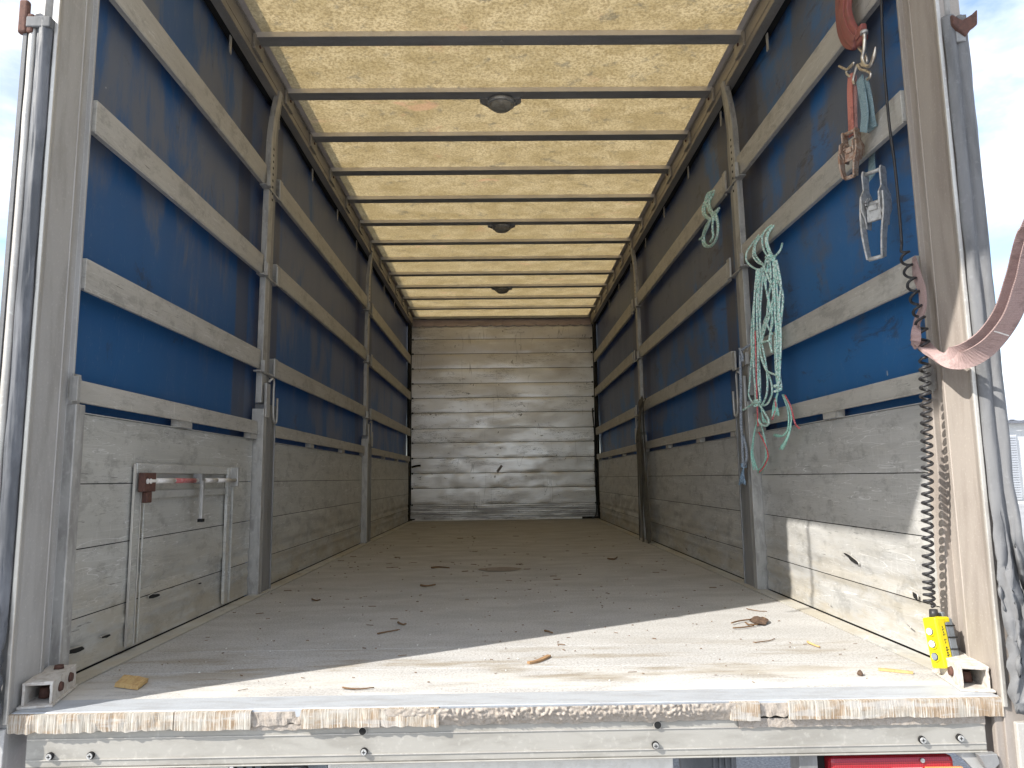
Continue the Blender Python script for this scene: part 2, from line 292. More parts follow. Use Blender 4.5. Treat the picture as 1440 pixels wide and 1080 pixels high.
# ---------------------------------------------------------------- object helpers
C = scene.collection; WL = {}
def V(*a): return Vector(a)
def thing(name, label, cat, loc, group=None):
    o = bpy.data.objects.new(name, None); C.objects.link(o); o.location = loc; o.empty_display_size = .1
    o['label'] = label; o['category'] = cat
    if group: o['group'] = group
    WL[o.name] = Vector(loc); return o
def tag(o, label=None, cat=None, group=None, kind=None):
    for k, v in (('label', label), ('category', cat), ('group', group), ('kind', kind)):
        if v: o[k] = v
    return o
def obj(name, bm, mat, parent=None, bevel=0, smooth=False, label=None, recalc=False):
    if recalc: bmesh.ops.recalc_face_normals(bm, faces=bm.faces)
    n = len(bm.verts); lo = Vector([min(v.co[i] for v in bm.verts) for i in range(3)]); hi = Vector([max(v.co[i] for v in bm.verts) for i in range(3)])
    c = Vector(((lo.x+hi.x)/2, (lo.y+hi.y)/2, lo.z))
    for v in bm.verts: v.co -= c
    if smooth:
        for f in bm.faces: f.smooth = True
    me = bpy.data.meshes.new(name); bm.to_mesh(me); bm.free()
    for x in (mat if isinstance(mat, (list, tuple)) else [mat]): me.materials.append(x)
    o = bpy.data.objects.new(name, me); C.objects.link(o)
    if parent is not None: o.parent = parent; o.location = c-WL[parent.name]
    else: o.location = c
    WL[o.name] = c
    if bevel:
        b = o.modifiers.new('bevel', 'BEVEL'); b.width = bevel; b.segments = 2; b.limit_method = 'ANGLE'
    if label: o['label'] = label
    return o
def copy(o, d, parent):
    """same mesh, moved by d"""
    c = o.copy(); C.objects.link(c); WL[c.name] = WL[o.name]+Vector(d); c.parent = parent
    c.location = WL[c.name]-(WL[parent.name] if parent else Vector()); return c
def box(bm, x0, x1, y0, y1, z0, z1, mi=0):
    vs = [bm.verts.new((x, y, z)) for x in (x0, x1) for y in (y0, y1) for z in (z0, z1)]
    for f in ((0, 1, 3, 2), (4, 6, 7, 5), (0, 4, 5, 1), (2, 3, 7, 6), (0, 2, 6, 4), (1, 5, 7, 3)):
        bm.faces.new([vs[i] for i in f]).material_index = mi
    return vs
def mb(*boxes):
    bm = bmesh.new()
    for b in boxes:
        b = list(b)
        for i in (0, 2, 4):
            if b[i] > b[i+1]: b[i], b[i+1] = b[i+1], b[i]
        box(bm, *b)
    bmesh.ops.recalc_face_normals(bm, faces=bm.faces)
    return bm
def obox(bm, c, ax, half):
    """oriented box: centre, three axes, half sizes"""
    c = Vector(c); ax = [Vector(a).normalized() for a in ax]
    vs = [bm.verts.new(c+ax[0]*half[0]*i+ax[1]*half[1]*j+ax[2]*half[2]*k) for i in (-1, 1) for j in (-1, 1) for k in (-1, 1)]
    fs = [bm.faces.new([vs[i] for i in f]) for f in ((0, 1, 3, 2), (4, 6, 7, 5), (0, 4, 5, 1), (2, 3, 7, 6), (0, 2, 6, 4), (1, 5, 7, 3))]
    return fs
def frame_at(pts, i):
    a = pts[max(0, i-1)]; b = pts[min(len(pts)-1, i+1)]; t = (b-a)
    return t.normalized() if t.length > 1e-9 else Vector((0, 0, 1))
def catmull(pts, n=6):
    P = [Vector(p) for p in pts]
    if len(P) < 3 or n <= 1: return P
    o = []
    for i in range(len(P)-1):
        p0, p1, p2, p3 = P[max(0, i-1)], P[i], P[i+1], P[min(len(P)-1, i+2)]
        for k in range(n):
            t = k/n
            o.append(.5*((2*p1)+(p2-p0)*t+(2*p0-5*p1+4*p2-p3)*t*t+(3*p1-p0-3*p2+p3)*t**3))
    o.append(P[-1]); return o
def tube(bm, pts, r, seg=7, caps=True, mi=0):
    pts = [Vector(p) for p in pts]; rings = []; prev = None
    rr = r if hasattr(r, '__len__') else [r]*len(pts)
    for i, p in enumerate(pts):
        t = frame_at(pts, i)
        if prev is None:
            n = t.orthogonal().normalized()
        else:
            n = prev-t*prev.dot(t); n = n.normalized() if n.length > 1e-6 else t.orthogonal().normalized()
        prev = n; b = t.cross(n)
        rings.append([bm.verts.new(p+(n*math.cos(a)+b*math.sin(a))*rr[i]) for a in [2*math.pi*k/seg for k in range(seg)]])
    for a, b in zip(rings, rings[1:]):
        for k in range(seg):
            f = bm.faces.new((a[k], a[(k+1) % seg], b[(k+1) % seg], b[k])); f.material_index = mi; f.smooth = True
    if caps:
        bm.faces.new(rings[0][::-1]).material_index = mi; bm.faces.new(rings[-1]).material_index = mi
def cyl(bm, a, b, r, seg=14, r2=None):
    a = Vector(a); b = Vector(b); tube(bm, [a, b], [r, r2 if r2 else r], seg)
def ribbon(bm, pts, wd, width, th=.003, mi=0):
    """webbing: path, width directions, width"""
    pts = [Vector(p) for p in pts]; rows = []
    for i, p in enumerate(pts):
        t = frame_at(pts, i); w_ = Vector(wd[i] if isinstance(wd, list) else wd); w_ = (w_-t*w_.dot(t)).normalized(); n = t.cross(w_)
        ww = width[i] if hasattr(width, '__len__') else width
        rows.append([bm.verts.new(p+w_*ww/2*a+n*th/2*b) for a, b in ((-1, -1), (1, -1), (1, 1), (-1, 1))])
    for a, b in zip(rows, rows[1:]):
        for k in range(4):
            f = bm.faces.new((a[k], a[(k+1) % 4], b[(k+1) % 4], b[k])); f.material_index = mi
    bm.faces.new(rows[0][::-1]); bm.faces.new(rows[-1])
def grid(bm, nu, nv, fn):
    vs = [[bm.verts.new(fn(i/nu, j/nv)) for j in range(nv+1)] for i in range(nu+1)]
    for i in range(nu):
        for j in range(nv):
            bm.faces.new((vs[i][j], vs[i+1][j], vs[i+1][j+1], vs[i][j+1])).smooth = True
    return vs
def ns(x, y, z, s=1): return mnoise.noise(Vector((x*s, y*s, z*s)))
def prism(bm, outline, d0, d1, axis):
    """outline of 2D points in the two other axes, extruded along axis"""
    def P(u, v, d): return {0: (d, u, v), 1: (u, d, v), 2: (u, v, d)}[axis]
    a = [bm.verts.new(P(u, v, d0)) for u, v in outline]; b = [bm.verts.new(P(u, v, d1)) for u, v in outline]
    n = len(a); bm.faces.new(a); bm.faces.new(b[::-1])
    for i in range(n): bm.faces.new((a[i], b[i], b[(i+1) % n], a[(i+1) % n]))

# ================================================================ ground, shed
GZ = -1.15
bm = bmesh.new(); vs4 = [bm.verts.new((x, y, GZ)) for x, y in ((-600, -600), (600, -600), (600, 900), (-600, 900))]; bm.faces.new(vs4)
tag(obj('asphalt_ground', bm, ASPH), kind='structure', label='pale grey asphalt yard under and around the truck')

t = thing('storage_shed', 'pale corrugated metal shed with white roller doors across the yard', 'shed', (48, 40, GZ))
X0, X1, Y0 = 24.0, 70.0, 38.5
ev, rd = GZ+4.45, GZ+6.45
obj('wall', mb((X0, X1, Y0+.1, Y0+14, GZ, ev)), SHEDW, t)
bm = bmesh.new()
nrib = 230
def rf(i, j):
    x = X0-.4+(X1-X0+.8)*i; k = int(round(i*nrib)) % 4
    return Vector((x, Y0-.25+7.3*j, ev+.08+(rd-ev)*j+(.07 if k in (1, 2) else 0)))
grid(bm, nrib, 6, rf)
for f in bm.faces: f.smooth = False
sh = obj('corrugated_roof', bm, SHED, t); md = sh.modifiers.new('t', 'SOLIDIFY'); md.thickness = .03
bm = bmesh.new()
grid(bm, 8, 2, lambda i, j: Vector((X0-.4+(X1-X0+.8)*i, Y0+7.05+7.3*j, rd+.08-(rd-ev)*j)))
obj('back_roof', bm, SHED, t)
obj('gutter', mb((X0-.4, X1+.4, Y0-.36, Y0-.24, ev-.06, ev+.08)), SHEDD, t)
for k in range(9):
    dx = X0+1.0+k*4.9
    d = obj('roller_door', mb((dx, dx+4.1, Y0+.02, Y0+.09, GZ, GZ+3.75)), SHEDW, t)
    bm = bmesh.new()
    for s in range(26): box(bm, dx+.06, dx+4.04, Y0-.05, Y0+.015, GZ+.12+s*.138, GZ+.12+s*.138+.095)
    obj('door_slats', bm, SHED, d)
# low concrete strip by the shed and a hedge far on the other side
bm = mb((X0-6, X1, Y0-3, Y0-.1, GZ+.004, GZ+.03)); tag(obj('concrete_apron', bm, PLATE), kind='structure', label='pale concrete strip along the shed front')
bm = bmesh.new()
for i in range(2600):
    x = random.uniform(-62, -24); y = random.uniform(34, 37); z = GZ+abs(random.gauss(0, 1))*.0+random.uniform(0, 3.2+.7*ns(x, 0, 0, .4)); c_ = V(x, y, z); a = Vector([random.uniform(-1, 1) for _ in range(3)]).normalized(); b = a.orthogonal().normalized()*.28; cc = a.cross(b)
    bm.faces.new([bm.verts.new(c_+q_) for q_ in (b, cc, -b, -cc)])
tag(obj('hedge', bm, GREEN), 'green hedge at the edge of the yard beside the truck', 'hedge')

# ================================================================ the truck body
W2 = 1.24; LEN = 7.734; BS = .5145; B1 = 1.526
truck = thing('truck_box', 'open curtain sided truck body seen into from its rear, grey deck and blue side curtains', 'truck', (0, 3.8, GZ))
# ---- deck
fl = obj('deck', mb((-1.15, 1.15, .062, LEN, -.10, -.022)), DARK, truck)
seams = [.0, .098, .345, .60, 1.85, 3.10, 4.35, 5.60, 6.85, LEN]
for a, b in zip(seams, seams[1:]):
    if a == 0: continue
    bm = bmesh.new(); box(bm, -1.168, 1.168, a+.0012, b-.0012, -.02, 0 if a > .09 else .001)
    obj('deck_panel', bm, FLOOR, fl, bevel=.0012)
obj('zinc_strip', mb((-1.19, 1.19, -.002, .0965, -.02, .0015)), SILLTOP, fl, bevel=.002)
for s in (-1, 1):
    obj('deck_edging', mb((s*1.171, s*1.237, .215, LEN, -.02, .003)), BOARD_L, fl, bevel=.001)
    obj('edge_gap', mb((s*1.2375, s*1.25, .215, LEN, -.03, -.012)), DARK, fl)
# ---- sill: worn plywood edge strips, crumbling sealant, beam, screws
sill = obj('rear_sill_beam', mb((-1.153, 1.153, .004, .06, -.126, -.0425)), SILL, truck, bevel=.003)
obj('beam_ledge', mb((-1.15, 1.15, .0015, .004, -.1095, -.1075)), LIP, sill)
obj('beam_flange', mb((-1.153, 1.153, .001, .05, -.130, -.1262)), SILL, sill, bevel=.002)
obj('beam_line', mb((-1.15, 1.15, .0015, .004, -.0625, -.0605)), LIP, sill)
def edge_piece(x0, x1, z0=-.042, z1=-.0005, d=-.014, seed=0, mat=EDGE, rough=.004):
    bm = bmesh.new(); n = max(4, int((x1-x0)/.006))
    def fn(i, j):
        x = x0+(x1-x0)*i; e = ns(x, seed, j*2, 60)*rough+ns(x, seed, 5, 9)*rough
        prof = [(.0, z1), (d, z1), (d-.001, (z0+z1)/2), (d, z0+e*.8), (.004, z0)]
        yy, zz = prof[int(round(j*4))]
        return Vector((x, yy+(e if 0 < j < 1 else 0)*.8, zz))
    grid(bm, n, 4, fn)
    for f in bm.faces: f.smooth = False
    # ends
    for xx in (x0, x1): 
        bm.faces.new([bm.verts.new((xx, y, z)) for y, z in ((.0, z1), (d, z1), (d, z0), (.004, z0))])
    return bm
for (a, b, sd_, rg) in ((-1.19, -.80, 1, .006), (-.798, -.617, 2, .002), (-.497, -.31, 3, .003), (-.31, -.17, 4, .004), (.53, .60, 5, .002), (.672, 1.19, 6, .003)):
    obj('splintered_edge', edge_piece(a, b, seed=sd_, rough=rg, d=-.013), EDGE, sill)
for (a, b) in ((-.617, -.497), (.60, .672)):
    obj('broken_notch', edge_piece(a, b, z0=-.036, z1=-.006, d=-.005, seed=9, rough=.007), GLOP, sill)
bm = bmesh.new()
def glop(i, j):
    x = -.3+.86*i; z = -.001-.041*j
    e = abs(ns(x, z, 0, 85))*.011+abs(ns(x, z, 3, 190))*.006
    fade = min(1, (1-j)*2.2)*min(1, i*6, (1-i)*6)
    return Vector((x, -.002-.011*min(1, (1-j)*1.6)-e*fade, z-abs(ns(x, 7, 0, 22))*.008*j))
grid(bm, 330, 16, glop); obj('crumbling_sealant', bm, GLOP, sill)
bm = bmesh.new()
def glop2(i, j):
    x = .55+.6*i; z = -.041-.02*j
    return Vector((x, -.001-abs(ns(x, z, 0, 110))*.006*(1-j), z-abs(ns(x, 7, 0, 30))*.006*j))
grid(bm, 160, 5, glop2); obj('crumbling_sealant', bm, GLOP, sill)
bm = bmesh.new()
def glop3(i, j):
    x = -.62+.33*i; z = -.035-.012*j
    return Vector((x, -.001-abs(ns(x, z, 0, 100))*.006*(1-j), z-abs(ns(x, 17, 0, 30))*.006*j))
grid(bm, 100, 5, glop3); obj('crumbling_sealant', bm, GLOP, sill)
def disc(x, z, y, r, mat, name, parent, th=.002, seg=20):
    bm = bmesh.new(); cyl(bm, (x, y, z), (x, y-th, z), r, seg); return obj(name, bm, mat, parent)
for x, z in ((-.353, -.054), (.355, -.052)):
    disc(x, z, .004, .0085, DARK, 'bolt_hole_shade', sill, .0065);  # uncut: a black disc paints the shade inside the hole
    bm = bmesh.new(); tube(bm, [(x+.0092*math.cos(a), -.001, z+.0085*math.sin(a)) for a in [k*math.pi/10 for k in range(21)]], .0011, 5, False); obj('hole_rim', bm, LIP, sill)
for x, z in ((-.349, -.1005), (.348, -.098), (.993, -.097), (1.085, -.094), (-1.092, -.098), (-.996, -.098)):
    disc(x, z, .003, .0085, DARK, 'screw_recess_shade', sill, .006)  # black disc behind the head paints the shade of its recess
    s_ = disc(x, z, -.0035, .0068, ZINC, 'screw_head', sill, .003)
    obj('cross_slot', mb((x-.004, x+.004, -.0073, -.0066, z-.0007, z+.0007), (x-.0007, x+.0007, -.0073, -.0066, z-.004, z+.004)), DARK, s_)
# ---- things fixed below the beam
def lamp(x0, x1, right):
    l = obj('tail_lamp', mb((x0, x1, .02, .10, -.26, -.142)), REDLENS, truck, bevel=.012)
    if right:
        obj('clear_reflector', mb((x0+.15, x0+.225, .012, .022, -.21, -.168)), REFLW, l, bevel=.002)
        obj('amber_reflector', mb((x0+.23, x0+.32, .012, .022, -.21, -.166)), REFL, l, bevel=.002)
        disc(x0+.225, -.151, .02, .005, ZINC, 'lamp_screw', l, .004)
lamp(.775, 1.08, True); lamp(-.99, -.80, False)
obj('lamp_bracket', mb((.70, .745, .02, .08, -.30, -.135)), PILLAR, truck, bevel=.002)
obj('lamp_housing', mb((.747, .774, .05, .09, -.30, -.137)), DARK, truck)
obj('mud_flap', mb((.42, .56, .06, .075, -.5, -.136)), RUBBER, truck, bevel=.003)
for k in range(4): obj('flap_rib', mb((.50+k*.015, .505+k*.015, .054, .06, -.5, -.137)), RUBBER, truck)
obj('number_plate', mb((-.44, .40, .05, .06, -.30, -.137)), PLATE, truck, bevel=.002)
obj('white_panel', mb((-.795, -.69, .055, .065, -.30, -.138)), PLATE, truck, bevel=.002)
g_ = obj('grille_panel', mb((-.68, -.45, .06, .07, -.30, -.139)), GREYP, truck)
for k in range(5): obj('grille_bar', mb((-.675+k*.022, -.671+k*.022, .052, .06, -.30, -.1395)), DARK, g_)
bm = bmesh.new(); tube(bm, catmull([(-.62, .04, -.30), (-.60, .03, -.16), (-.55, .025, -.140), (-.49, .03, -.155), (-.52, .04, -.30)], 6), .006, 7); obj('loose_cable', bm, CABLE, truck)
hk = bmesh.new(); prism(hk, [(1.07, -.128), (1.15, -.128), (1.15, -.30), (1.13, -.30), (1.125, -.18), (1.10, -.15)], .01, .02, 1); obj('hook_bracket', hk, PILLAR_P, truck)
hk = bmesh.new(); prism(hk, [(1.12, -.130), (1.165, -.128), (1.17, -.15), (1.150, -.168), (1.135, -.16)], -.012, .008, 1); obj('latch_ear', hk, PILLAR, truck, bevel=.002)

# ---- headboard
hb = obj('headboard', mb((-W2, W2, LEN+.012, LEN+.06, -.05, 2.74)), DARK, truck)
zs = [.205, .418, .614, .812, 1.016, 1.203, 1.414, 1.612, 1.808, 2.01, 2.212, 2.41, 2.60]
for k, (a, b) in enumerate(zip(zs, zs[1:])):
    bm = bmesh.new()
    def fn(i, j, a=a, b=b):
        z = a+.003+(b-a-.006)*j; x = -1.222+2.444*i
        e = .004*ns(x, z*3, k, 2.2)+(.006 if z < 1 else .002)*ns(x, z, 4, 6)
        if z < .8: e += .008*max(0, ns(x, z*1.5, 7, 4))
        rim = min(1, j*8, (1-j)*8)
        return Vector((x, LEN+.002-(e+.003)*rim, z))
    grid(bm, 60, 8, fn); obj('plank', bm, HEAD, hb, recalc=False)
zz = [.0, .028, .05, .078, .10, .128, .15, .178, .205]
for k, (a, b) in enumerate(zip(zz, zz[1:])):
    o = .006 if k % 2 else -.006
    x0 = -1.228 if k else -1.17
    obj('kick_strip', mb((x0, 1.228 if k else 1.02, LEN-.004+o, LEN+.012, a+.002, b-.001)), HEAD, hb, bevel=.002)
obj('bottom_flange', mb((-1.2, .55, LEN-.03, LEN-.005, .0, .012)), LIP, hb)
# sagging cloth flap over the top plank
bm = bmesh.new()
def flap(i, j):
    x = -1.22+2.44*i; z = 2.60+.09*j
    return Vector((x, LEN-.012-.012*abs(math.sin(x*20.5))*(1-j)-.004, z-.018*abs(math.sin(x*20.5))*(1-j)))
grid(bm, 150, 5, flap); obj('scalloped_flap', bm, m_plain('pale red cloth', (.50, .42, .42), (.38, .30, .30), (4, 9, 20), .8), hb)
for s in (-1, 1):
    for z in zs[:-1]:
        bm = bmesh.new(); cyl(bm, (s*1.205, LEN-.002, z), (s*1.205, LEN-.018, z), .012, 8); obj('rivet', bm, DARK, hb)
bm = mb((-.052, .052, -.0012, .0012, -.016, .016))
bmesh.ops.rotate(bm, verts=bm.verts, cent=(0, 0, 0), matrix=Matrix.Rotation(-.92, 3, 'Y')); bmesh.ops.translate(bm, verts=bm.verts, vec=(-.055, LEN-.014, .665))
obj('tape_strip', bm, TAPE, hb)
bm = bmesh.new(); tube(bm, catmull([(1.20, LEN-.03, 1.45), (1.19, LEN-.06, 1.40), (1.21, LEN-.05, 1.1), (1.205, LEN-.05, .6), (1.21, LEN-.04, .1), (1.15, LEN-.05, .012)], 5), .009, 6); obj('hanging_cord', bm, CABLE, hb)
bm = bmesh.new(); tube(bm, catmull([(-1.21, LEN-.03, .70), (-1.15, LEN-.05, .715), (-1.09, LEN-.05, .72)], 4), .013, 6); obj('hook_stub', bm, DARK, hb)
# corner posts, near-black colour stands in for the dark corner gap
for s in (-1, 1):
    obj('front_corner_post', mb((s*1.232, s*1.262, LEN-.14, LEN+.02, -.02, 2.70)), DARK, truck)

# ---- roof
for i in range(-4, 12):
    pass
roof = obj('roof_sheet', mb((-1.165, 1.165, .06, LEN-.03, 2.716, 2.7175)), ROOF, truck)
for s in (-1, 1):
    obj('roof_border', mb((s*1.165, s*1.235, .06, LEN-.03, 2.7165, 2.7185)), ROOFSIDE, roof)
for i in range(-2, 12):
    yb = B1+i*BS
    b = obj('roof_bow', mb((-1.198, 1.198, yb-.078, yb, 2.689, 2.694), (-1.198, 1.198, yb-.008, yb, 2.694, 2.715)), BOW, truck, bevel=.0015)
    obj('lit_flange', mb((-1.196, 1.196, yb-.082, yb-.0785, 2.689, 2.7155)), BOWLIP, b)  # paler than the bow: light on the rear face is in the colour
    bm = bmesh.new(); cyl(bm, (.005, yb-.04, 2.689), (.005, yb-.04, 2.6865), .006, 10); obj('rivet', bm, PILLAR_P, b)
    for s in (-1, 1):
        bm = mb((s*1.185, s*1.2, yb-.10, yb+.03, 2.62, 2.70)); q = obj('bow_bracket', bm, RAIL, b, bevel=.003)
        bm = bmesh.new(); cyl(bm, (s*1.186, yb-.035, 2.665), (s*1.180, yb-.035, 2.665), .008, 8); obj('bow_bolt', bm, RUST, q)
obj('end_bow', mb((-1.2, 1.2, LEN-.07, LEN-.01, 2.682, 2.714)), BOW, truck, bevel=.002)
for s in (-1, 1):
    r = obj('roof_rail', mb((s*1.2, s*1.205, -.0, LEN, 2.60, 2.716), (s*1.2, s*1.245, -.0, LEN, 2.596, 2.60), (s*1.192, s*1.2, -.0, LEN, 2.705, 2.713), (s*1.205, s*1.23, 0, LEN, 2.70, 2.716)), RAIL, truck, bevel=.001)
    obj('rail_rib', mb((s*1.197, s*1.2, 0, LEN, 2.628, 2.632)), RAIL, r)
    obj('curtain_track', mb((s*1.246, s*1.30, -.0, LEN+.03, 2.60, 2.74)), DARK, truck)
    obj('roof_gutter', mb((s*1.20, s*1.30, -.02, LEN+.05, 2.742, 2.80)), RAIL, truck)
# dome lamps under three bows
for yc in (1.958, 3.99, 6.06):
    i = round((yc-B1)/BS); yb = B1+i*BS
    yc = yb+.02
    bm = bmesh.new(); prism(bm, [(-.118, yb-.02), (.118, yb-.02), (.118, yb+.03), (.065, yb+.085), (-.065, yb+.085), (-.118, yb+.03)], 2.682, 2.688, 2)
    l = obj('ceiling_lamp', bm, BOW, truck)
    bm = bmesh.new(); cyl(bm, (.003, yc, 2.682), (.003, yc, 2.664), .083, 28, .078); obj('lamp_rim', bm, PILLAR_P, l)
    bm = bmesh.new(); prof = [(.068, 2.663), (.064, 2.652), (.050, 2.641), (.025, 2.635), (.001, 2.633)]
    rg = [[bm.verts.new((.003+r0*math.cos(a), yc+r0*math.sin(a), z0)) for a in [2*math.pi*k/24 for k in range(24)]] for r0, z0 in prof]
    for a, b in zip(rg, rg[1:]):
        for k in range(24): bm.faces.new((a[k], b[k], b[(k+1) % 24], a[(k+1) % 24]))
    obj('lamp_dome', bm, LAMPGL, l, smooth=True)

# raised tail door above the opening, hinged at the rear header (its strap hangs down by the post)
rd_ = obj('raised_tail_door', mb((-1.24, 1.24, -1.02, -.03, 2.70, 2.702)), DOOR, truck, bevel=.004)
for x in (-1.22, -.6, 0, .6, 1.22): obj('door_rib', mb((x-.02, x+.02, -1.0, -.05, 2.675, 2.699)), RAIL, rd_)
obj('rear_header', mb((-1.25, 1.25, -.03, .06, 2.62, 2.76)), RAIL, truck, bevel=.003)
bm = bmesh.new(); tube(bm, catmull([(-1.2, -.25, 2.70), (-1.215, -.27, 2.6), (-1.2, -.24, 2.35), (-1.21, -.24, 2.2)], 5), .009, 7)
obj('door_pull_cord', bm, CABLE, rd_)

# ---- side curtains
for s, mat in ((-1, CURT_L), (1, CURT_R)):
    bm = bmesh.new()
    def fn(i, j, s=s):
        y = .17+(LEN-.2)*i; z = .66+1.95*j
        e = .012*ns(0, y, z, .9)+.006*ns(1, y*2, z*.5, 1.5)
        return Vector((s*(1.275+e), y, z))
    vg = grid(bm, 150, 30, fn)
    cu = obj('side_curtain', bm, mat, truck, label='blue tarpaulin curtain, cleaner on this side' if s < 0 else 'blue tarpaulin curtain with dark scuffs')
    md = cu.modifiers.new('t', 'SOLIDIFY'); md.thickness = .0015; md.offset = 0
    # little tabs of the curtain rollers under the roof rail
    for k in range(9):
        y = .55+k*.72
        bm = mb((s*1.244, s*1.248, y, y+.022, 2.50, 2.585)); obj('curtain_roller', bm, PILLAR_P, cu)
# lower wall outside the boards so no light comes through
    obj('outer_skirt', mb((s*1.262, s*1.272, .17, LEN, -.1, .70)), CURT_L, truck)

# ---- side boards: three bays each side
bays = {-1: [(.255, 1.735), (1.955, 4.50), (4.70, 7.60)], 1: [(.255, 1.665), (1.895, 4.42), (4.66, 7.60)]}
def board_bm(y0, y1, z0, z1, s, k, bulge, ribs=()):
    bm = bmesh.new(); ny = max(12, int((y1-y0)/.022)); nz = max(6, int((z1-z0)/.014))
    def fn(i, j):
        y = y0+(y1-y0)*i; z = z0+(z1-z0)*j; rim = min(1, j*7, (1-j)*7, i*40, (1-i)*40)
        e = bulge*(.9*ns(k, y, z*1.5, 2.4)+.55*ns(k+3, y*.8, z*2, 7)+.22*ns(k+9, y, z*1.5, 22))
        g = 0
        for r0 in ribs:
            d = abs(z-r0-.006*ns(5, y, r0, 3))
            if d < .012: g += .007*(1-d/.012)
        return Vector((s*(1.24-e*rim-(-g if s < 0 else -g)*1.0-.0), y, z))
    grid(bm, ny, nz, fn)
    if s > 0: bmesh.ops.reverse_faces(bm, faces=bm.faces)
    return bm
for s in (-1, 1):
    mat = BOARD_L if s < 0 else BOARD_R
    for bi, (y0, y1) in enumerate(bays[s]):
        sb = obj('drop_side', mb((s*1.256, s*1.261, y0, y1, -.04, .745)), DARK, truck)
        zj = [.006, .158, .354, .541, .745]
        for k, (a, b) in enumerate(zip(zj, zj[1:])):
            bl = (.012, .015, .005, .002)[k]
            obj('board', board_bm(y0, y1, a+.0015, b-.0015, s, k+bi*7+(20 if s > 0 else 0), bl, (.06, .085, .13) if k == 0 else ((.185, .205) if k == 1 else ())), mat, sb)
        obj('board_top', mb((s*1.238, s*1.26, y0, y1, .7455, .749)), mat, sb)
        # alloy cap rail held on spacers
        cr_ = obj('cap_rail', mb((s*1.218, s*1.262, y0-.05 if bi == 0 else y0, y1, .778, .836), (s*1.215, s*1.222, y0-.05 if bi == 0 else y0, y1, .772, .779)), LATH, sb, bevel=.002)
        sp = {0: [.88, 1.64 if s < 0 else 1.6], 1: [2.72, 3.62, 4.42], 2: [5.53, 6.45, 7.4]}[bi]
        if s > 0: sp = {0: [.80, 1.6], 1: [1.95, 2.64, 3.5, 4.35], 2: [5.5, 6.48, 7.4]}[bi]
        for y in sp:
            wd_ = .12 if bi == 0 else .10
            obj('spacer', mb((s*1.222, s*1.225, y+.022, y+wd_, .748, .779), (s*1.222, s*1.25, y, y+.003, .748, .779), (s*1.222, s*1.25, y+.019, y+.022, .748, .779), (s*1.247, s*1.25, y+.003, y+.019, .748, .779)), LATH, sb)
        if bi == 0:
            e = obj('rail_end_bracket', mb((s*1.200, s*1.222, y0-.060, y0-.048, .772, .842), (s*1.214, s*1.217, y0-.06, y0-.02, .765, .85)), PILLAR_P, sb, bevel=.001)
            for z in (.78, .835):
                bm = bmesh.new(); cyl(bm, (s*1.214, y0-.033, z), (s*1.208, y0-.033, z), .005, 8); obj('rivet', bm, ZINC, e)
# tears and dents in the boards
tears = [(-1.228,0.776,0.151),(-1.228,1.156,0.140),(-1.228,1.449,0.145),(-1.228,0.312,0.073),(-1.228,0.476,0.078)] 
tr = [(1.228,0.788,0.240),(1.228,0.401,0.173),(1.228,0.450,0.076),(1.228,2.658,0.167),(1.228,3.263,0.153),(1.228,3.145,0.048),(1.228,2.955,0.085),(1.228,0.998,0.047)]
for k, (x, y, z) in enumerate(tears+tr):
    s = -1 if x < 0 else 1
    ln = (.045, .02, .010, .05, .03, .055, .014, .012, .03, .010, .03, .012, .010)[k]; hh = .32 if k != 6 else 1.6
    bm = bmesh.new(); n = 14; outline = []
    for q in range(n):
        a = 2*math.pi*q/n; rr = 1+.35*ns(k, math.cos(a), math.sin(a), 2.2)
        outline.append((y+ln*math.cos(a)*rr, z+ln*hh*.5*math.sin(a)*rr+ln*.25*math.cos(a)*(1 if s > 0 else -.3)))
    prism(bm, outline, s*1.2305, s*1.2325, 0); obj('torn_hole_shade', bm, DARK, truck)  # black patch on the board paints the dark inside the tear
    bm = bmesh.new(); tube(bm, [(s*1.2305, u, v) for u, v in outline[:9]], .0016, 5); obj('torn_lip', bm, LIP, truck)

# ---- laths in brackets: lift-out boards, each a thing of its own
lz = ((1.585, 1.69), (2.055, 2.17), (1.092, 1.188))
names = {0: 'middle', 1: 'top', 2: 'lowest'}
sd_name = {-1: 'on the rope-free side', 1: 'on the side with ropes'}
bay_name = ('first bay', 'second bay', 'bay by the headboard')
for s in (-1, 1):
    for bi, (y0, y1) in enumerate(((.212, 1.73), (1.93, 4.50), (4.78, 7.58))):
        for li, (z0, z1) in enumerate(lz):
            dz = .01*math.sin(bi*3+li*5+s)
            ya, yb_ = y0+.01, y1
            bm = mb((s*1.213, s*1.238, ya, yb_, z0+dz+.006, z1+dz), (s*1.213, s*1.217, ya, yb_, z0+dz, z0+dz+.006))
            o = obj('side_lath', bm, LATH, None, bevel=.0025)
            tag(o, '%s alloy lath %s, %s' % (names[li], sd_name[s], bay_name[bi]), 'side board', 'laths slotted along the curtains')

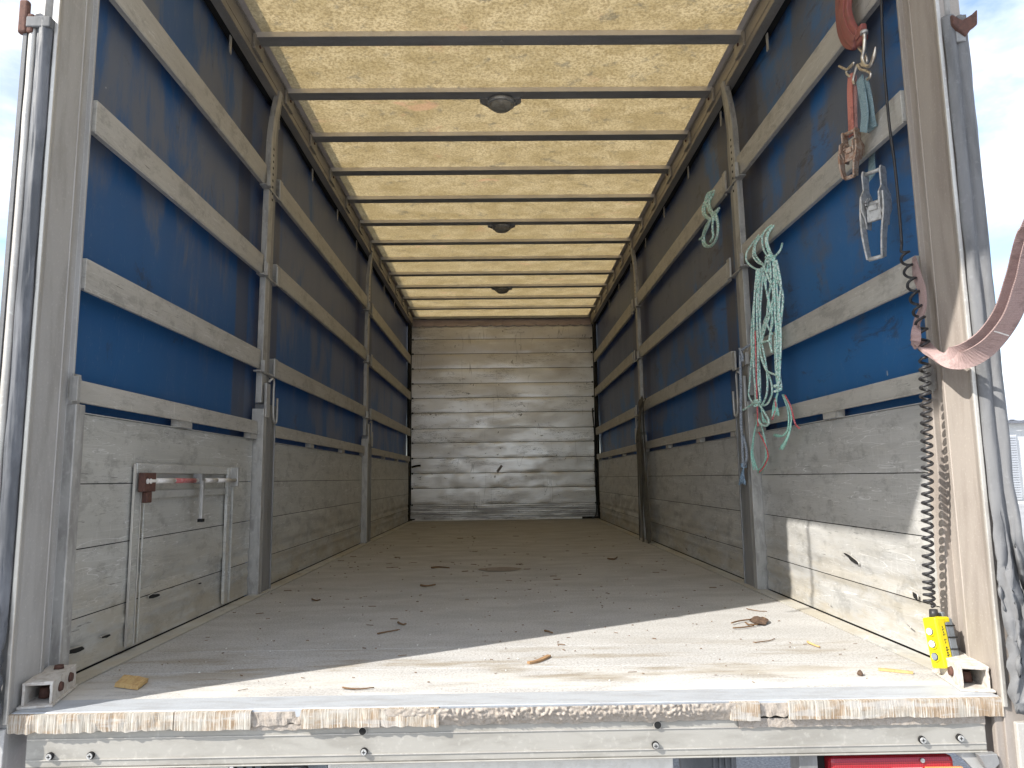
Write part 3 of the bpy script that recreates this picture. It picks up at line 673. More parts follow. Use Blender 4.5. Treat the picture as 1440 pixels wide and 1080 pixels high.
# ---- pillars
for s in (-1, 1):
    for pi_, y0 in enumerate((1.742 if s < 0 else 1.67, 4.50 if s < 0 else 4.44)):
        wd_ = .20
        pl = obj('side_pillar', mb((s*1.20, s*1.255, y0+.05, y0+wd_, .0, .93), (s*1.194, s*1.2, y0+.052, y0+.058, 0, .93), (s*1.194, s*1.2, y0+wd_-.01, y0+wd_, 0, .93)), PILLAR, truck, bevel=.002)
        obj('pale_flange', mb((s*1.192, s*1.25, y0, y0+.045, .0, .90)), PILLAR_P, pl, bevel=.002)
        obj('flange_groove', mb((s*1.198, s*1.25, y0+.0455, y0+.0495, .0, .90)), DARK, pl)
        # upper mast: swept strip that bends in to the roof rail
        path = [(.93, .05, 1.208), (1.5, .055, 1.208), (2.0, .06, 1.206), (2.2, .07, 1.205), (2.35, .078, 1.204), (2.5, .10, 1.196), (2.63, .135, 1.186)]
        for k2, (o0, o1, dd, mt) in enumerate(((.0, .068, .0, PILLAR_P), (.072, .130, .008, PILLAR))):
            bm = bmesh.new(); rows = []
            PP = catmull([(x_, y_, z_) for z_, y_, x_ in path], 5)
            for c_ in PP:
                k = max(0, (c_.z-2.25)/.4); nar = 1-.45*k
                y_ = y0+c_.y-.045; rows.append([bm.verts.new((s*(c_.x+dd), y_+o0*nar, c_.z)), bm.verts.new((s*(c_.x+dd), y_+o1*nar, c_.z)), bm.verts.new((s*(c_.x+.03), y_+o1*nar, c_.z)), bm.verts.new((s*(c_.x+.03), y_+o0*nar, c_.z))])
            for a, b in zip(rows, rows[1:]):
                for k in range(4): bm.faces.new((a[k], a[(k+1) % 4], b[(k+1) % 4], b[k]))
            bm.faces.new(rows[0]); bm.faces.new(rows[-1])
            obj('mast', bm, mt, pl, bevel=.002, recalc=True)
        bm = bmesh.new(); tube(bm, catmull([(s*1.190, y0+.06, 1.04), (s*1.178, y0+.065, 1.055), (s*1.178, y0+.10, 1.05), (s*1.18, y0+.105, .98), (s*1.182, y0+.12, .86), (s*1.182, y0+.17, .85), (s*1.184, y0+.18, .97)], 4), .006, 7)
        obj('latch_handle', bm, PILLAR_P, pl)
        obj('latch_plate', mb((s*1.186, s*1.2, y0+.02, y0+.075, .86, 1.03)), PILLAR_P, pl, bevel=.003)
        for z0, z1 in lz:
            bm = mb((s*1.185, s*1.205, y0-.03, y0+.0, z0-.012, z1-.05), (s*1.2, s*1.236, y0-.045, y0+.19, z0-.012, z0-.004), (s*1.196, s*1.205, y0+.165, y0+.215, z0-.012, z1-.01))
            obj('lath_bracket', bm, PILLAR_P, pl, bevel=.0015)
        bm = bmesh.new()
        for k in range(9): box(bm, *(sorted((s*1.2055, s*1.2045))), y0+.06, y0+.075, 2.0+k*.035, 2.0+k*.035+.012)
        obj('tooth_strip', bm, DARK, pl)

# ---- rear posts, seals and outer tubes
for s in (-1, 1):
    mat = POST_L if s < 0 else POST_R
    bm = bmesh.new()
    prof = [(1.19, -.012), (1.193, .0), (1.196, .006), (1.200, .018), (1.207, .125), (1.2095, .128), (1.207, .131), (1.212, .150), (1.232, .153), (1.234, .205), (1.222, .208), (1.222, .217), (1.262, .217), (1.262, -.006), (1.20, -.012)]
    prism(bm, [(s*a, b) for a, b in prof], -.20, 2.70, 2); bmesh.ops.recalc_face_normals(bm, faces=bm.faces)
    po = obj('rear_post', bm, mat, truck, bevel=.0015)
    obj('post_lip', mb((s*1.187, s*1.198, -.020, -.012, -.02, 2.70)), LIP, po, bevel=.002)
    if s > 0:
        obj('board_end_post', mb((1.2375, 1.215, .205, .256, 0, .75)), POST_R, po, bevel=.003)
    if s < 0:
        obj('board_end_post', mb((-1.236, -1.205, .205, .250, 0, .765)), PILLAR_P, po, bevel=.003)
    # rubber strip and outer tube
    bm = bmesh.new()
    def fn(i, j, s=s):
        z = -.03+1.80*j; x = 1.199+(.040 if s < 0 else .062)*i
        y = -.022-.012*abs(math.sin(i*math.pi*(1 if s < 0 else 1.9)))
        low = max(0, min(1, (.52-z)/.3)) if s > 0 else max(0, min(1, (.30-z)/.2))
        x += low*(.020*ns(1, z, i, 9)+.010*ns(3, z, i*3, 30)+(.012*i if s > 0 else .006*i)); y += low*(.032*ns(2, z, i*2.5, 6)+.007*ns(8, z, i*5, 26))-.01*low
        x += .0016*ns(5, z, i, 12)
        return Vector((s*x, y-.004*ns(4, z, i*3, 7), z))
    grid(bm, 14, 150, fn)
    o = obj('rubber_seal', bm, RUBBER if s < 0 else RUBBER_G, po, label='crumpled torn grey rubber seal' if s > 0 else None)
    md = o.modifiers.new('t', 'SOLIDIFY'); md.thickness = .004; md.offset = 0
    if s < 0:
        bm = bmesh.new(); tube(bm, [(-1.250+.0013*ns(0, z, 0, 11), -.022, z) for z in [-.15+k*.03 for k in range(65)]], .0105, 10); obj('outer_tube', bm, LIP, po)
        bm = bmesh.new(); prism(bm, [(-1.262, -.03), (-1.262, .04), (-1.272, .04), (-1.272, -.03)], -.15, 1.77, 2); obj('tube_backing', bm, RUBBER_G, po)
        obj('seal_cap', mb((-1.262, -1.198, -.038, .01, 1.745, 1.775)), RUBBER_G, po, bevel=.003)
        bm = bmesh.new(); tube(bm, [(-1.222, -.005, 1.77), (-1.222, -.005, 2.7)], .012, 12); obj('tension_pole', bm, PILLAR_P, po)
        bm = mb((-1.285, -1.262, -.036, -.018, 1.73, 1.825), (-1.262, -1.245, -.036, -.018, 1.73, 1.785)); obj('hinge_ear', bm, RUST, po, bevel=.005)
        bm = bmesh.new()
        grid(bm, 6, 30, lambda i, j: Vector((-1.214-.028*i+.012*ns(2, j*4, i, 1.5), -.035-.025*math.sin(j*3.1)*math.sin(i*3.1)-.006*ns(i*3, j*6, 0), .02+.24*j)))
        o = obj('rubber_bulge', bm, RUBBER, po); md = o.modifiers.new('t', 'SOLIDIFY'); md.thickness = .005
        obj('skirt_strip', mb((-1.215, -1.19, -.02, -.002, -.30, -.03)), POST_L, po, bevel=.002)
        obj('rusty_side_bar', mb((-1.296, -1.277, .03, .12, .66, .95)), RUST, po, bevel=.004)
        obj('side_bar_stay', mb((-1.277, -1.262, .06, .075, .88, .895)), RUST, po)
    else:
        bm = bmesh.new(); tube(bm, [(1.224, -.004, 1.74), (1.224, -.004, 2.7)], .011, 12); obj('tension_pole', bm, PILLAR_P, po)
        bm = bmesh.new(); prism(bm, [(1.212, 1.735), (1.245, 1.70), (1.262, 1.722), (1.280, 1.735), (1.284, 1.78), (1.268, 1.765), (1.240, 1.748), (1.212, 1.765)], -.045, -.028, 1); obj('hinge_ear', bm, RUST, po, bevel=.004)
        bm = bmesh.new(); prism(bm, [(1.218, -.012), (1.255, -.012), (1.255, -.03), (1.245, -.04), (1.225, -.036)], 1.69, 1.735, 2); obj('seal_cap', bm, PILLAR, po, bevel=.003)
        o = obj('skirt_strip', mb((1.212, 1.262, -.022, .0, -.32, -.055)), LIP, po, bevel=.003)
        obj('skirt_fold', mb((1.172, 1.21, -.004, .012, -.32, -.01)), POST_R, po, bevel=.003)
# bolts and casting at the foot of each post
for s in (-1, 1):
    # C-section casting, open towards the rear, turned a little inward
    ang = (.24 if s < 0 else -.20)
    c0 = V(s*1.178, .125, 0)
    rot = Matrix.Rotation(ang, 3, 'Z'); 
    def TR(bm, rot=rot, c0=c0):
        for v in bm.verts: v.co = rot @ v.co+c0
        return bm
    L_, Wd, H_ = .088, .033, .060
    bm = mb((-Wd, -Wd+.006, -L_, L_, .006, H_), (Wd-.006, Wd, -L_, L_, .006, H_), (-Wd+.006, Wd-.006, -L_, L_, H_-.008, H_), (-Wd-.006, Wd+.006, -L_-.012, L_, .0018, .0075), (-Wd+.006, Wd-.006, L_-.01, L_-.001, .008, H_-.008))
    bmesh.ops.subdivide_edges(bm, edges=bm.edges, cuts=3, use_grid_fill=True)
    for v in bm.verts: v.co += Vector((ns(v.co.x, v.co.y, v.co.z, 60), ns(v.co.y, v.co.x, v.co.z, 55), ns(v.co.z, v.co.y, v.co.x, 60)*.8 if v.co.z > .01 else 0))*.0022
    ca = obj('corner_casting', TR(bm), CASTING, truck, bevel=.0012)
    inn = 1 if s < 0 else -1
    for yy, zz_ in ((-.035, .034), (.038, .038)):
        bm = bmesh.new(); cyl(bm, (inn*Wd, yy, zz_), (inn*(Wd+.007), yy, zz_), .0125, 14, .010); obj('rusty_bolt', TR(bm), RUST, ca)
    bm = bmesh.new(); cyl(bm, (.004, .045, H_), (.004, .045, H_+.009), .0135, 6, .012); obj('rusty_bolt', TR(bm), RUST, ca)
    bm = bmesh.new(); cyl(bm, (0, -.03, .01), (0, -.03, .035), .015, 10, .012); obj('inner_nut', TR(bm), RUST, ca)

# ---- fold-out frame on the first left board
gx = -1.232
gf = obj('folding_frame', mb((gx, gx+.005, .595, .635, .02, .605), (gx, gx+.005, .665, .672, .02, .56)), BOARD_L, truck, bevel=.0015)
obj('frame_upright', mb((gx, gx+.012, 1.385, 1.392, .02, .60), (gx, gx+.009, 1.40, 1.43, .02, .605), (gx, gx+.014, 1.445, 1.452, .02, .60)), BOARD_L, gf, bevel=.001)
obj('frame_upright', mb((gx, gx+.008, .589, .593, .02, .605), (gx, gx+.007, .638, .641, .02, .60)), LIP, gf, bevel=.001)
obj('frame_crossbar', mb((gx, gx+.008, .60, 1.44, .575, .607)), BOARD_L, gf, bevel=.001)
obj('frame_crossbar', mb((gx, gx+.007, .68, 1.38, .488, .515)), BOARD_L, gf, bevel=.001)
bm = bmesh.new(); cyl(bm, (gx+.028, .62, .548), (gx+.028, 1.43, .548), .008, 12); br = obj('lifting_bar', bm, LIP, gf)
for a, b, mt, nm in ((.685, .82, WHITET, 'white_band'), (.83, 1.0, REDT, 'red_band'), (1.09, 1.2, WHITET, 'white_band'), (1.22, 1.36, WHITET, 'white_band')):
    bm = bmesh.new(); cyl(bm, (gx+.028, a, .548), (gx+.028, b, .548), .0092, 12); obj(nm, bm, mt, br)
pp = obj('rusty_plate', mb((gx+.012, gx+.034, .60, .68, .512, .575), (gx+.012, gx+.03, .63, .665, .475, .512)), RUST, gf, bevel=.003)
for y in (.618, .640):
    bm = bmesh.new(); cyl(bm, (gx+.034, y, .547), (gx+.0365, y, .547), .009, 12); obj('plate_hole', bm, WHITET, pp)
lv = obj('lever', mb((gx+.036, gx+.05, 1.03, 1.05, .40, .548)), PILLAR_P, gf, bevel=.003)
obj('lever_tip', mb((gx+.034, gx+.052, 1.028, 1.052, .388, .40)), DARK, lv); obj('lever_clamp', mb((gx+.012, gx+.045, 1.025, 1.055, .535, .575)), PILLAR, lv, bevel=.002)
obj('bar_catch', mb((gx+.0, gx+.04, 1.425, 1.445, .52, .605)), PILLAR_P, gf, bevel=.003)

# ================================================================ loose things hanging on the roped side
def multi(name, label, cat, strands, mat, r, parent=None, n=5, seg=6):
    bm = bmesh.new()
    for st in strands: tube(bm, catmull(st, n), r, seg)
    return bm
# big green rope
rp = thing('rope_bundle', 'pale green rope looped over a lath and hanging in long knotted strands', 'rope', (1.18, 1.35, 0.6))
strands = [
 [(1.215,1.440,1.667),(1.200,1.509,1.641),(1.190,1.555,1.617),(1.190,1.561,1.579),(1.195,1.512,1.533),(1.200,1.445,1.498)],
 [(1.215,1.423,1.657),(1.200,1.461,1.632),(1.190,1.469,1.589),(1.190,1.463,1.563),(1.195,1.426,1.527),(1.200,1.354,1.492)],
 [(1.215,1.368,1.655),(1.200,1.403,1.640),(1.190,1.436,1.610),(1.190,1.435,1.561),(1.200,1.387,1.508)],
 [(1.220,1.275,1.659),(1.200,1.310,1.648),(1.190,1.341,1.622),(1.190,1.340,1.574),(1.190,1.311,1.532),(1.190,1.264,1.497)],
 [(1.220,1.251,1.650),(1.200,1.270,1.627),(1.190,1.283,1.592),(1.190,1.273,1.549),(1.190,1.245,1.511),(1.190,1.215,1.485)],
 [(1.220,1.259,1.653),(1.200,1.296,1.630),(1.185,1.289,1.581),(1.185,1.271,1.532),(1.185,1.227,1.486)],
 [(1.220,1.195,1.539),(1.200,1.165,1.504),(1.190,1.190,1.490),(1.185,1.227,1.489),(1.185,1.284,1.503)],
 [(1.187,1.409,1.491),(1.187,1.448,1.427),(1.187,1.492,1.336),(1.187,1.540,1.225),(1.187,1.559,1.108),(1.187,1.610,0.977),(1.187,1.629,0.928),(1.187,1.585,0.888),(1.187,1.494,0.862),(1.187,1.403,0.859),(1.187,1.347,0.882),(1.187,1.325,0.914),(1.187,1.342,0.965),(1.187,1.402,1.032),(1.187,1.438,1.087),(1.187,1.435,1.160),(1.187,1.369,1.233),(1.187,1.320,1.261)],
 [(1.190,1.399,1.489),(1.190,1.440,1.357),(1.190,1.485,1.197),(1.190,1.531,1.035),(1.190,1.549,0.867)],
 [(1.180,1.409,1.485),(1.180,1.458,1.362),(1.180,1.494,1.199),(1.180,1.522,1.034),(1.180,1.501,0.869)],
 [(1.183,1.325,1.493),(1.183,1.357,1.402),(1.183,1.405,1.281),(1.183,1.414,1.166),(1.183,1.383,1.078),(1.183,1.364,0.977),(1.183,1.386,0.899),(1.183,1.465,0.852)],
 [(1.178,1.284,1.497),(1.178,1.319,1.442),(1.178,1.298,1.354),(1.178,1.272,1.250),(1.178,1.342,1.194),(1.178,1.386,1.144),(1.178,1.308,1.132)],
 [(1.186,1.291,1.476),(1.186,1.248,1.372),(1.186,1.255,1.278),(1.186,1.300,1.159),(1.186,1.302,1.089)],
 [(1.180,1.206,1.482),(1.180,1.209,1.362),(1.180,1.221,1.238),(1.180,1.220,1.143),(1.180,1.234,1.052),(1.180,1.241,0.960),(1.180,1.233,0.912)],
 [(1.186,1.205,1.482),(1.186,1.180,1.385),(1.186,1.139,1.296),(1.186,1.168,1.210),(1.186,1.204,1.140),(1.186,1.234,1.052),(1.186,1.225,0.958),(1.186,1.217,0.910)],
 [(1.190,1.225,1.478),(1.190,1.218,1.364),(1.190,1.235,1.210),(1.190,1.266,1.121),(1.190,1.278,0.997),(1.190,1.267,0.913)],
 [(1.178,1.321,1.485),(1.178,1.271,1.411),(1.178,1.218,1.326),(1.178,1.260,1.273),(1.178,1.328,1.224),(1.178,1.389,1.178)],
 [(1.176,1.408,1.082),(1.176,1.349,1.007),(1.176,1.238,0.966),(1.176,1.202,0.939)],
 [(1.192,1.377,1.489),(1.192,1.422,1.386),(1.192,1.461,1.260),(1.192,1.479,1.094),(1.192,1.482,0.960),(1.192,1.505,0.876)],
 [(1.184,1.402,1.483),(1.184,1.447,1.325),(1.184,1.455,1.157),(1.184,1.482,0.994),(1.184,1.465,0.872)],
 [(1.182,1.245,1.481),(1.182,1.252,1.389),(1.182,1.300,1.305),(1.182,1.323,1.213),(1.182,1.273,1.154)],
 [(1.188,1.204,1.469),(1.188,1.203,1.328),(1.188,1.219,1.175),(1.188,1.249,1.039),(1.188,1.238,0.910)],
 [(1.176,1.159,1.455),(1.176,1.129,1.340),(1.176,1.159,1.255),(1.176,1.163,1.132),(1.176,1.190,1.014),(1.176,1.222,0.911)],
 [(1.180,1.257,1.479),(1.180,1.307,1.389),(1.180,1.278,1.300),(1.180,1.250,1.213),(1.180,1.303,1.144),(1.180,1.281,1.073)],
 [(1.175,1.688,0.857),(1.175,1.614,0.867),(1.175,1.533,0.876),(1.175,1.458,0.872)],
 [(1.180,1.474,0.860),(1.180,1.409,0.815),(1.180,1.371,0.779),(1.180,1.400,0.762),(1.180,1.470,0.771),(1.180,1.502,0.803)],
]
strands = [[Vector(p)+Vector((0, .004*ns(k, i, 0, 1.7), .004*ns(i, k, 3, 1.9))) for i, p in enumerate(s_)] for k, s_ in enumerate(strands)]
bm = bmesh.new()
for s_ in strands: tube(bm, catmull(s_, 6), .0050, 7)
obj('rope_strands', bm, TEAL, rp)
for kc in [(1.180,1.491,0.872),(1.180,1.233,0.909),(1.180,1.239,1.486)]:
    bm = bmesh.new(); pts = []
    for q in range(30):
        a0 = q*.75; pts.append((kc[0]+.010*math.sin(a0)-.004, kc[1]+.013*math.cos(a0+.1*q), kc[2]+.012*math.sin(q*.33)))
    tube(bm, catmull(pts, 2), .0058, 6); obj('knot', bm, TEAL, rp)
def fray(bm, path, n, spread, r, seg=4, mi=0):
    P = catmull(path, 5)
    for k in range(n):
        ph = random.uniform(0, 6.28); am = random.uniform(.2, 1)*spread; ln = random.uniform(.75, 1.0); m_ = max(3, int(len(P)*ln))
        q = []
        for i in range(m_):
            t = i/(len(P)-1); a = am*(.15+t)
            q.append(P[i]+Vector((.4*a*math.cos(ph), a*math.cos(ph+t*2.2)+.3*spread*ns(k, t*5, 0), .3*a*math.sin(ph*2+t*3))))
        tube(bm, q, r, seg, True, mi)
bm = bmesh.new()
fray(bm, [(1.180,1.501,0.813),(1.180,1.574,0.718),(1.180,1.607,0.635),(1.180,1.562,0.554)], 10, .022, .0024)
fray(bm, [(1.180,1.485,0.795),(1.180,1.429,0.693),(1.180,1.434,0.604),(1.180,1.545,0.544)], 10, .020, .0024)
fray(bm, [(1.180,1.244,0.892),(1.180,1.284,0.847),(1.180,1.277,0.790)], 60, .030, .0024)
fray(bm, [(1.178,1.193,0.877),(1.178,1.144,0.803),(1.178,1.156,0.730),(1.178,1.221,0.704),(1.178,1.310,0.706)], 12, .009, .0028)
fray(bm, [(1.176,1.173,0.875),(1.176,1.111,0.794),(1.176,1.128,0.731),(1.176,1.181,0.681),(1.176,1.241,0.647)], 12, .009, .0028)
fray(bm, [(1.176,1.216,0.704),(1.176,1.263,0.709),(1.176,1.311,0.715)], 22, .016, .0022)
fray(bm, [(1.176,1.172,0.692),(1.176,1.214,0.667),(1.176,1.249,0.645)], 22, .016, .0022)
fray(bm, [(1.178,1.453,0.841),(1.178,1.433,0.797),(1.178,1.402,0.769)], 12, .02, .0015)
obj('frayed_ends', bm, TEALD, rp)
for st in ([(1.176,1.462,1.209),(1.176,1.472,1.093),(1.176,1.484,0.961),(1.176,1.493,0.845),(1.176,1.497,0.763)], [(1.174,1.487,0.736),(1.174,1.415,0.677),(1.174,1.389,0.622),(1.174,1.439,0.582),(1.174,1.507,0.553)], [(1.175,1.267,0.870),(1.175,1.266,0.824),(1.175,1.314,0.781)], [(1.175,1.156,0.870),(1.175,1.105,0.817),(1.175,1.072,0.747),(1.175,1.034,0.724)]):
    bm = bmesh.new(); tube(bm, catmull(st, 5), .0036, 5); obj('red_strand', bm, REDR, rp)
# small green coil
rc = thing('rope_coil', 'small pale green rope coil tied over the top lath beyond the first pillar', 'rope', [(1.190,2.120,1.837)][0])
bm = bmesh.new()
for st, xx in (([(1.215,2.069,2.146),(1.200,2.155,2.165),(1.190,2.185,2.129),(1.190,2.136,2.071),(1.190,2.051,1.992),(1.190,1.978,1.944)], 0), ([(1.215,2.083,2.143),(1.200,2.121,2.116),(1.190,2.108,2.069),(1.190,2.049,2.004),(1.190,2.002,1.961)], 0),
    ([(1.215,2.136,2.165),(1.200,2.160,2.136),(1.190,2.149,2.085),(1.190,2.089,2.015),(1.190,2.017,1.954)], 0), ([(1.200,2.233,2.144),(1.190,2.249,2.106),(1.190,2.227,2.059),(1.190,2.121,1.993)], 0), ([(1.200,2.206,2.125),(1.185,2.191,2.079),(1.185,2.168,2.037),(1.185,2.078,1.981)], 0),
    ([(1.187,2.014,1.991),(1.187,1.973,1.918),(1.187,1.983,1.856),(1.187,2.041,1.831),(1.187,2.137,1.838),(1.187,2.247,1.883),(1.187,2.268,1.934),(1.187,2.216,1.972),(1.187,2.112,1.986),(1.187,2.003,1.978),(1.187,1.948,1.986)], 0),
    ([(1.183,1.976,1.976),(1.183,1.950,1.893),(1.183,1.985,1.845),(1.183,2.055,1.828),(1.183,2.150,1.847),(1.183,2.215,1.894),(1.183,2.207,1.943),(1.183,2.115,1.970),(1.183,2.017,1.971)], 0), ([(1.180,2.020,1.972),(1.180,2.045,1.911),(1.180,2.038,1.867),(1.180,2.096,1.854)], 0), ([(1.180,2.061,1.975),(1.180,2.136,1.952),(1.180,2.212,1.936),(1.180,2.304,1.938)], 0), ([(1.187,2.007,1.951),(1.187,2.027,1.995),(1.187,1.973,1.991),(1.187,1.934,1.989)], 0)):
    tube(bm, catmull(st, 6), .0070, 7)
obj('coiled_rope', bm, TEAL, rc)
# grey-blue rope with tassel
rb = thing('tasselled_cord', 'grey blue cord on the first pillar ending in a blue tassel', 'rope', [(1.170,1.723,0.489)][0])
bm = bmesh.new()
tube(bm, catmull([(1.190,1.568,1.165),(1.180,1.621,1.158),(1.172,1.662,1.147),(1.170,1.673,1.110),(1.170,1.686,0.970),(1.170,1.712,0.813),(1.170,1.708,0.708),(1.170,1.718,0.586)], 6), .0072, 8)
tube(bm, catmull([(1.180,1.723,0.737),(1.175,1.676,0.678),(1.168,1.653,0.626),(1.168,1.691,0.586)], 6), .0066, 8)
tube(bm, catmull([(1.170,1.675,1.164),(1.170,1.639,1.122),(1.170,1.644,1.094)], 6), .0066, 8)
obj('cord', bm, BLUER, rb)
bm = bmesh.new()
for kc in [(1.170,1.707,0.586)]:
    for k in range(3): tube(bm, [(kc[0]+.012*math.sin(a), kc[1]+.013*math.cos(a), kc[2]-.006+k*.007) for a in [q*.785 for q in range(9)]], .0045, 6, False)
fray(bm, [(1.170,1.707,0.586),(1.170,1.736,0.541),(1.170,1.744,0.493)], 90, .030, .0024)
obj('tassel', bm, BLUET, rb)

# red coated hooks
hp = thing('hook_pair', 'two steel hooks in thick dull red plastic sleeves hanging from the top lath', 'hook', [(1.160,0.337,1.842)][0])
for path, xx in (([(1.180,0.405,2.232),(1.170,0.410,2.131),(1.165,0.413,2.076),(1.165,0.389,2.003),(1.165,0.349,1.951),(1.165,0.303,1.948)], 0), ([(1.200,0.483,2.265),(1.190,0.482,2.170),(1.190,0.484,2.090),(1.190,0.454,2.020),(1.190,0.405,1.978)], 0)):
    P = catmull(path, 5); bm = bmesh.new(); ribbon(bm, P, (0, 1, .25), .058, .020); sl = obj('red_sleeve', bm, REDCOAT, hp, bevel=.006)
    bm = bmesh.new(); ribbon(bm, [p+Vector((-.011, 0, 0)) for p in P], (0, 1, .25), .022, .005); obj('sleeve_ridge', bm, REDCOAT, sl, bevel=.002)
bm = bmesh.new()
tube(bm, catmull([(1.160,0.298,1.943),(1.160,0.298,1.916),(1.160,0.307,1.885),(1.160,0.320,1.864),(1.160,0.310,1.836),(1.160,0.286,1.816),(1.160,0.264,1.819),(1.160,0.248,1.836),(1.160,0.241,1.853)], 6), [.0062]*40+[.0062*(1-k/9*.8) for k in range(9)], 9)
obj('steel_hook', bm, STEEL, hp)
bm = bmesh.new()
tube(bm, catmull([(1.175,0.373,1.957),(1.175,0.359,1.923),(1.175,0.332,1.886),(1.175,0.323,1.856),(1.175,0.338,1.848),(1.175,0.363,1.870)], 6), .0058, 9)
obj('steel_hook', bm, STEEL, hp)
bm = bmesh.new(); a_, b_ = [(1.160,0.298,1.943),(1.160,0.298,1.933)]; cyl(bm, a_, b_, .012, 12); a_, b_ = [(1.175,0.377,1.962),(1.175,0.370,1.947)]; cyl(bm, a_, b_, .012, 12); obj('collar', bm, ZINC, hp)

def ratchet(cpx, top, bot, x, wid, mat, matr, parent, tilt):
    """pawl body, two side plates with swollen hub, axle, gear wheels, U handle. top/bot world points."""
    T, Bt = Vector(top), Vector(bot); d = (Bt-T); Ln = d.length; d.normalize(); n = Vector((-1, 0, 0)); n = (n-d*n.dot(d)).normalized(); w_ = d.cross(n).normalized()
    n2 = (n*math.cos(tilt)+w_*math.sin(tilt)); w2 = d.cross(n2).normalized()
    def Pt(u, v, o): return T+d*(u*Ln)+w2*v+n2*o
    for sgn in (-1, 1):
        bm = bmesh.new(); prof = [(0, .012), (.05, .018), (.22, .016), (.30, .034), (.46, .034), (.54, .018), (.64, .012)]
        l = [bm.verts.new(Pt(u, sgn*wid, h-.0)) for u, h in prof]+[bm.verts.new(Pt(u, sgn*wid, -h)) for u, h in reversed(prof)]
        k = [bm.verts.new(v.co+w2*sgn*.005) for v in l]
        bm.faces.new(l); bm.faces.new(k[::-1]); m_ = len(l)
        for i in range(m_): bm.faces.new((l[i], l[(i+1) % m_], k[(i+1) % m_], k[i]))
        obj('side_plate', bm, mat, parent, recalc=True, bevel=.0008)
        bm = bmesh.new(); pts = [Pt(u, sgn*(wid+.006)*q, h) for u, q, h in ((.30, 1.1, .006), (.50, 1.15, .014), (.75, .95, .024), (.99, .72, .022))]
        ribbon(bm, catmull(pts, 4), n2, [.036-.0010*i for i in range(13)], .006); obj('handle_arm', bm, matr, parent, bevel=.001)
        bm = bmesh.new(); tube(bm, [Pt(.38, sgn*(wid+.007), .0), Pt(.38, sgn*(wid+.012), .0)], .017, 12); obj('axle_boss', bm, matr, parent)
        bm = bmesh.new()
        for k in range(13):
            a = k*2*math.pi/13; ra = .020+.0045*(k % 2)
            c_ = Pt(.38, sgn*(wid-.006), 0)+(d*math.cos(a)+n2*math.sin(a))*.018; obox(bm, c_, (d*math.cos(a)+n2*math.sin(a), w2, (d*math.cos(a)+n2*math.sin(a)).cross(w2)), (.006, .0015, .003))
        obj('gear_wheel', bm, matr, parent)
    for u, r, o, mt, nm in ((.03, .0065, 0, mat, 'strap_pin'), (.38, .010, 0, matr, 'spool_axle'), (.985, .0065, .022, matr, 'handle_grip'), (.56, .005, .005, matr, 'pawl_bar')):
        kk = .85 if nm == 'handle_grip' else 1.05; bm = bmesh.new(); tube(bm, [Pt(u, -wid*kk, o), Pt(u, wid*kk, o)], r, 10); obj(nm, bm, mt, parent)
    bm = bmesh.new(); obox(bm, Pt(.50, 0, .014), (w2, d, n2), (wid*.85, .024, .003)); obox(bm, Pt(.44, 0, .018), (w2, d, n2), (wid*.5, .008, .004)); obj('pawl', bm, matr, parent, bevel=.001)

rr1 = thing('ratchet_strap', 'faded red webbing strap with a rusty ratchet buckle, hooked on the steel hooks', 'ratchet strap', [(1.170,0.466,1.512)][0])
bm = bmesh.new(); ribbon(bm, catmull([(1.172,0.424,1.872),(1.172,0.438,1.814),(1.172,0.444,1.741),(1.172,0.451,1.664)], 5), (0, 1, 0), .030, .004); obj('webbing', bm, WEBRED, rr1)
bm = bmesh.new(); ribbon(bm, catmull([(1.180,0.418,1.858),(1.180,0.421,1.804),(1.180,0.432,1.734),(1.180,0.438,1.662)], 5), (0, 1, 0), .026, .004); obj('webbing_tail', bm, m_web('worn red webbing', (.42, .22, .20), (.55, .4, .38)), rr1)
bm = bmesh.new(); tube(bm, catmull([(1.170,0.491,1.941),(1.170,0.464,1.917),(1.170,0.436,1.895),(1.170,0.408,1.888),(1.170,0.392,1.893),(1.170,0.411,1.895),(1.170,0.441,1.895),(1.170,0.443,1.884),(1.170,0.422,1.860)], 5), .0042, 8); obj('wire_hook', bm, STEEL, rr1)
tp = [(1.165,0.440,1.678),(1.165,0.441,1.509)]; ratchet(None, tp[0], tp[1], 1.165, .020, RUSTLIGHT, RUSTLIGHT, rr1, -.55)
rr2 = thing('ratchet_strap', 'grey blue webbing strap threaded behind a lath to a large dusty grey ratchet', 'ratchet strap', [(1.180,0.362,1.203)][0])
bm = bmesh.new(); ribbon(bm, catmull([(1.170,0.365,1.822),(1.172,0.360,1.757),(1.175,0.361,1.697),(1.180,0.388,1.647)], 5), (0, 1, .1), .040, .004); obj('webbing', bm, WEBBLUE, rr2)
bm = bmesh.new(); ribbon(bm, catmull([(1.176,0.347,1.806),(1.185,0.347,1.738),(1.200,0.366,1.662),(1.243,0.444,1.665),(1.243,0.466,1.587),(1.200,0.396,1.494)], 5), (0, 1, 0), .034, .004); obj('webbing_run', bm, WEBBLUE, rr2)
bm = bmesh.new(); tube(bm, catmull([(1.166,0.391,1.815),(1.166,0.398,1.836),(1.166,0.380,1.856),(1.166,0.364,1.868),(1.166,0.349,1.844),(1.166,0.316,1.819),(1.166,0.292,1.796),(1.166,0.294,1.785),(1.166,0.312,1.786)], 5), .0048, 8); obj('wire_hook', bm, STEEL, rr2)
tp = [(1.185,0.356,1.506),(1.185,0.358,1.206)]; ratchet(None, tp[0], tp[1], 1.18, .027, ZINC, ZINC, rr2, -.55)

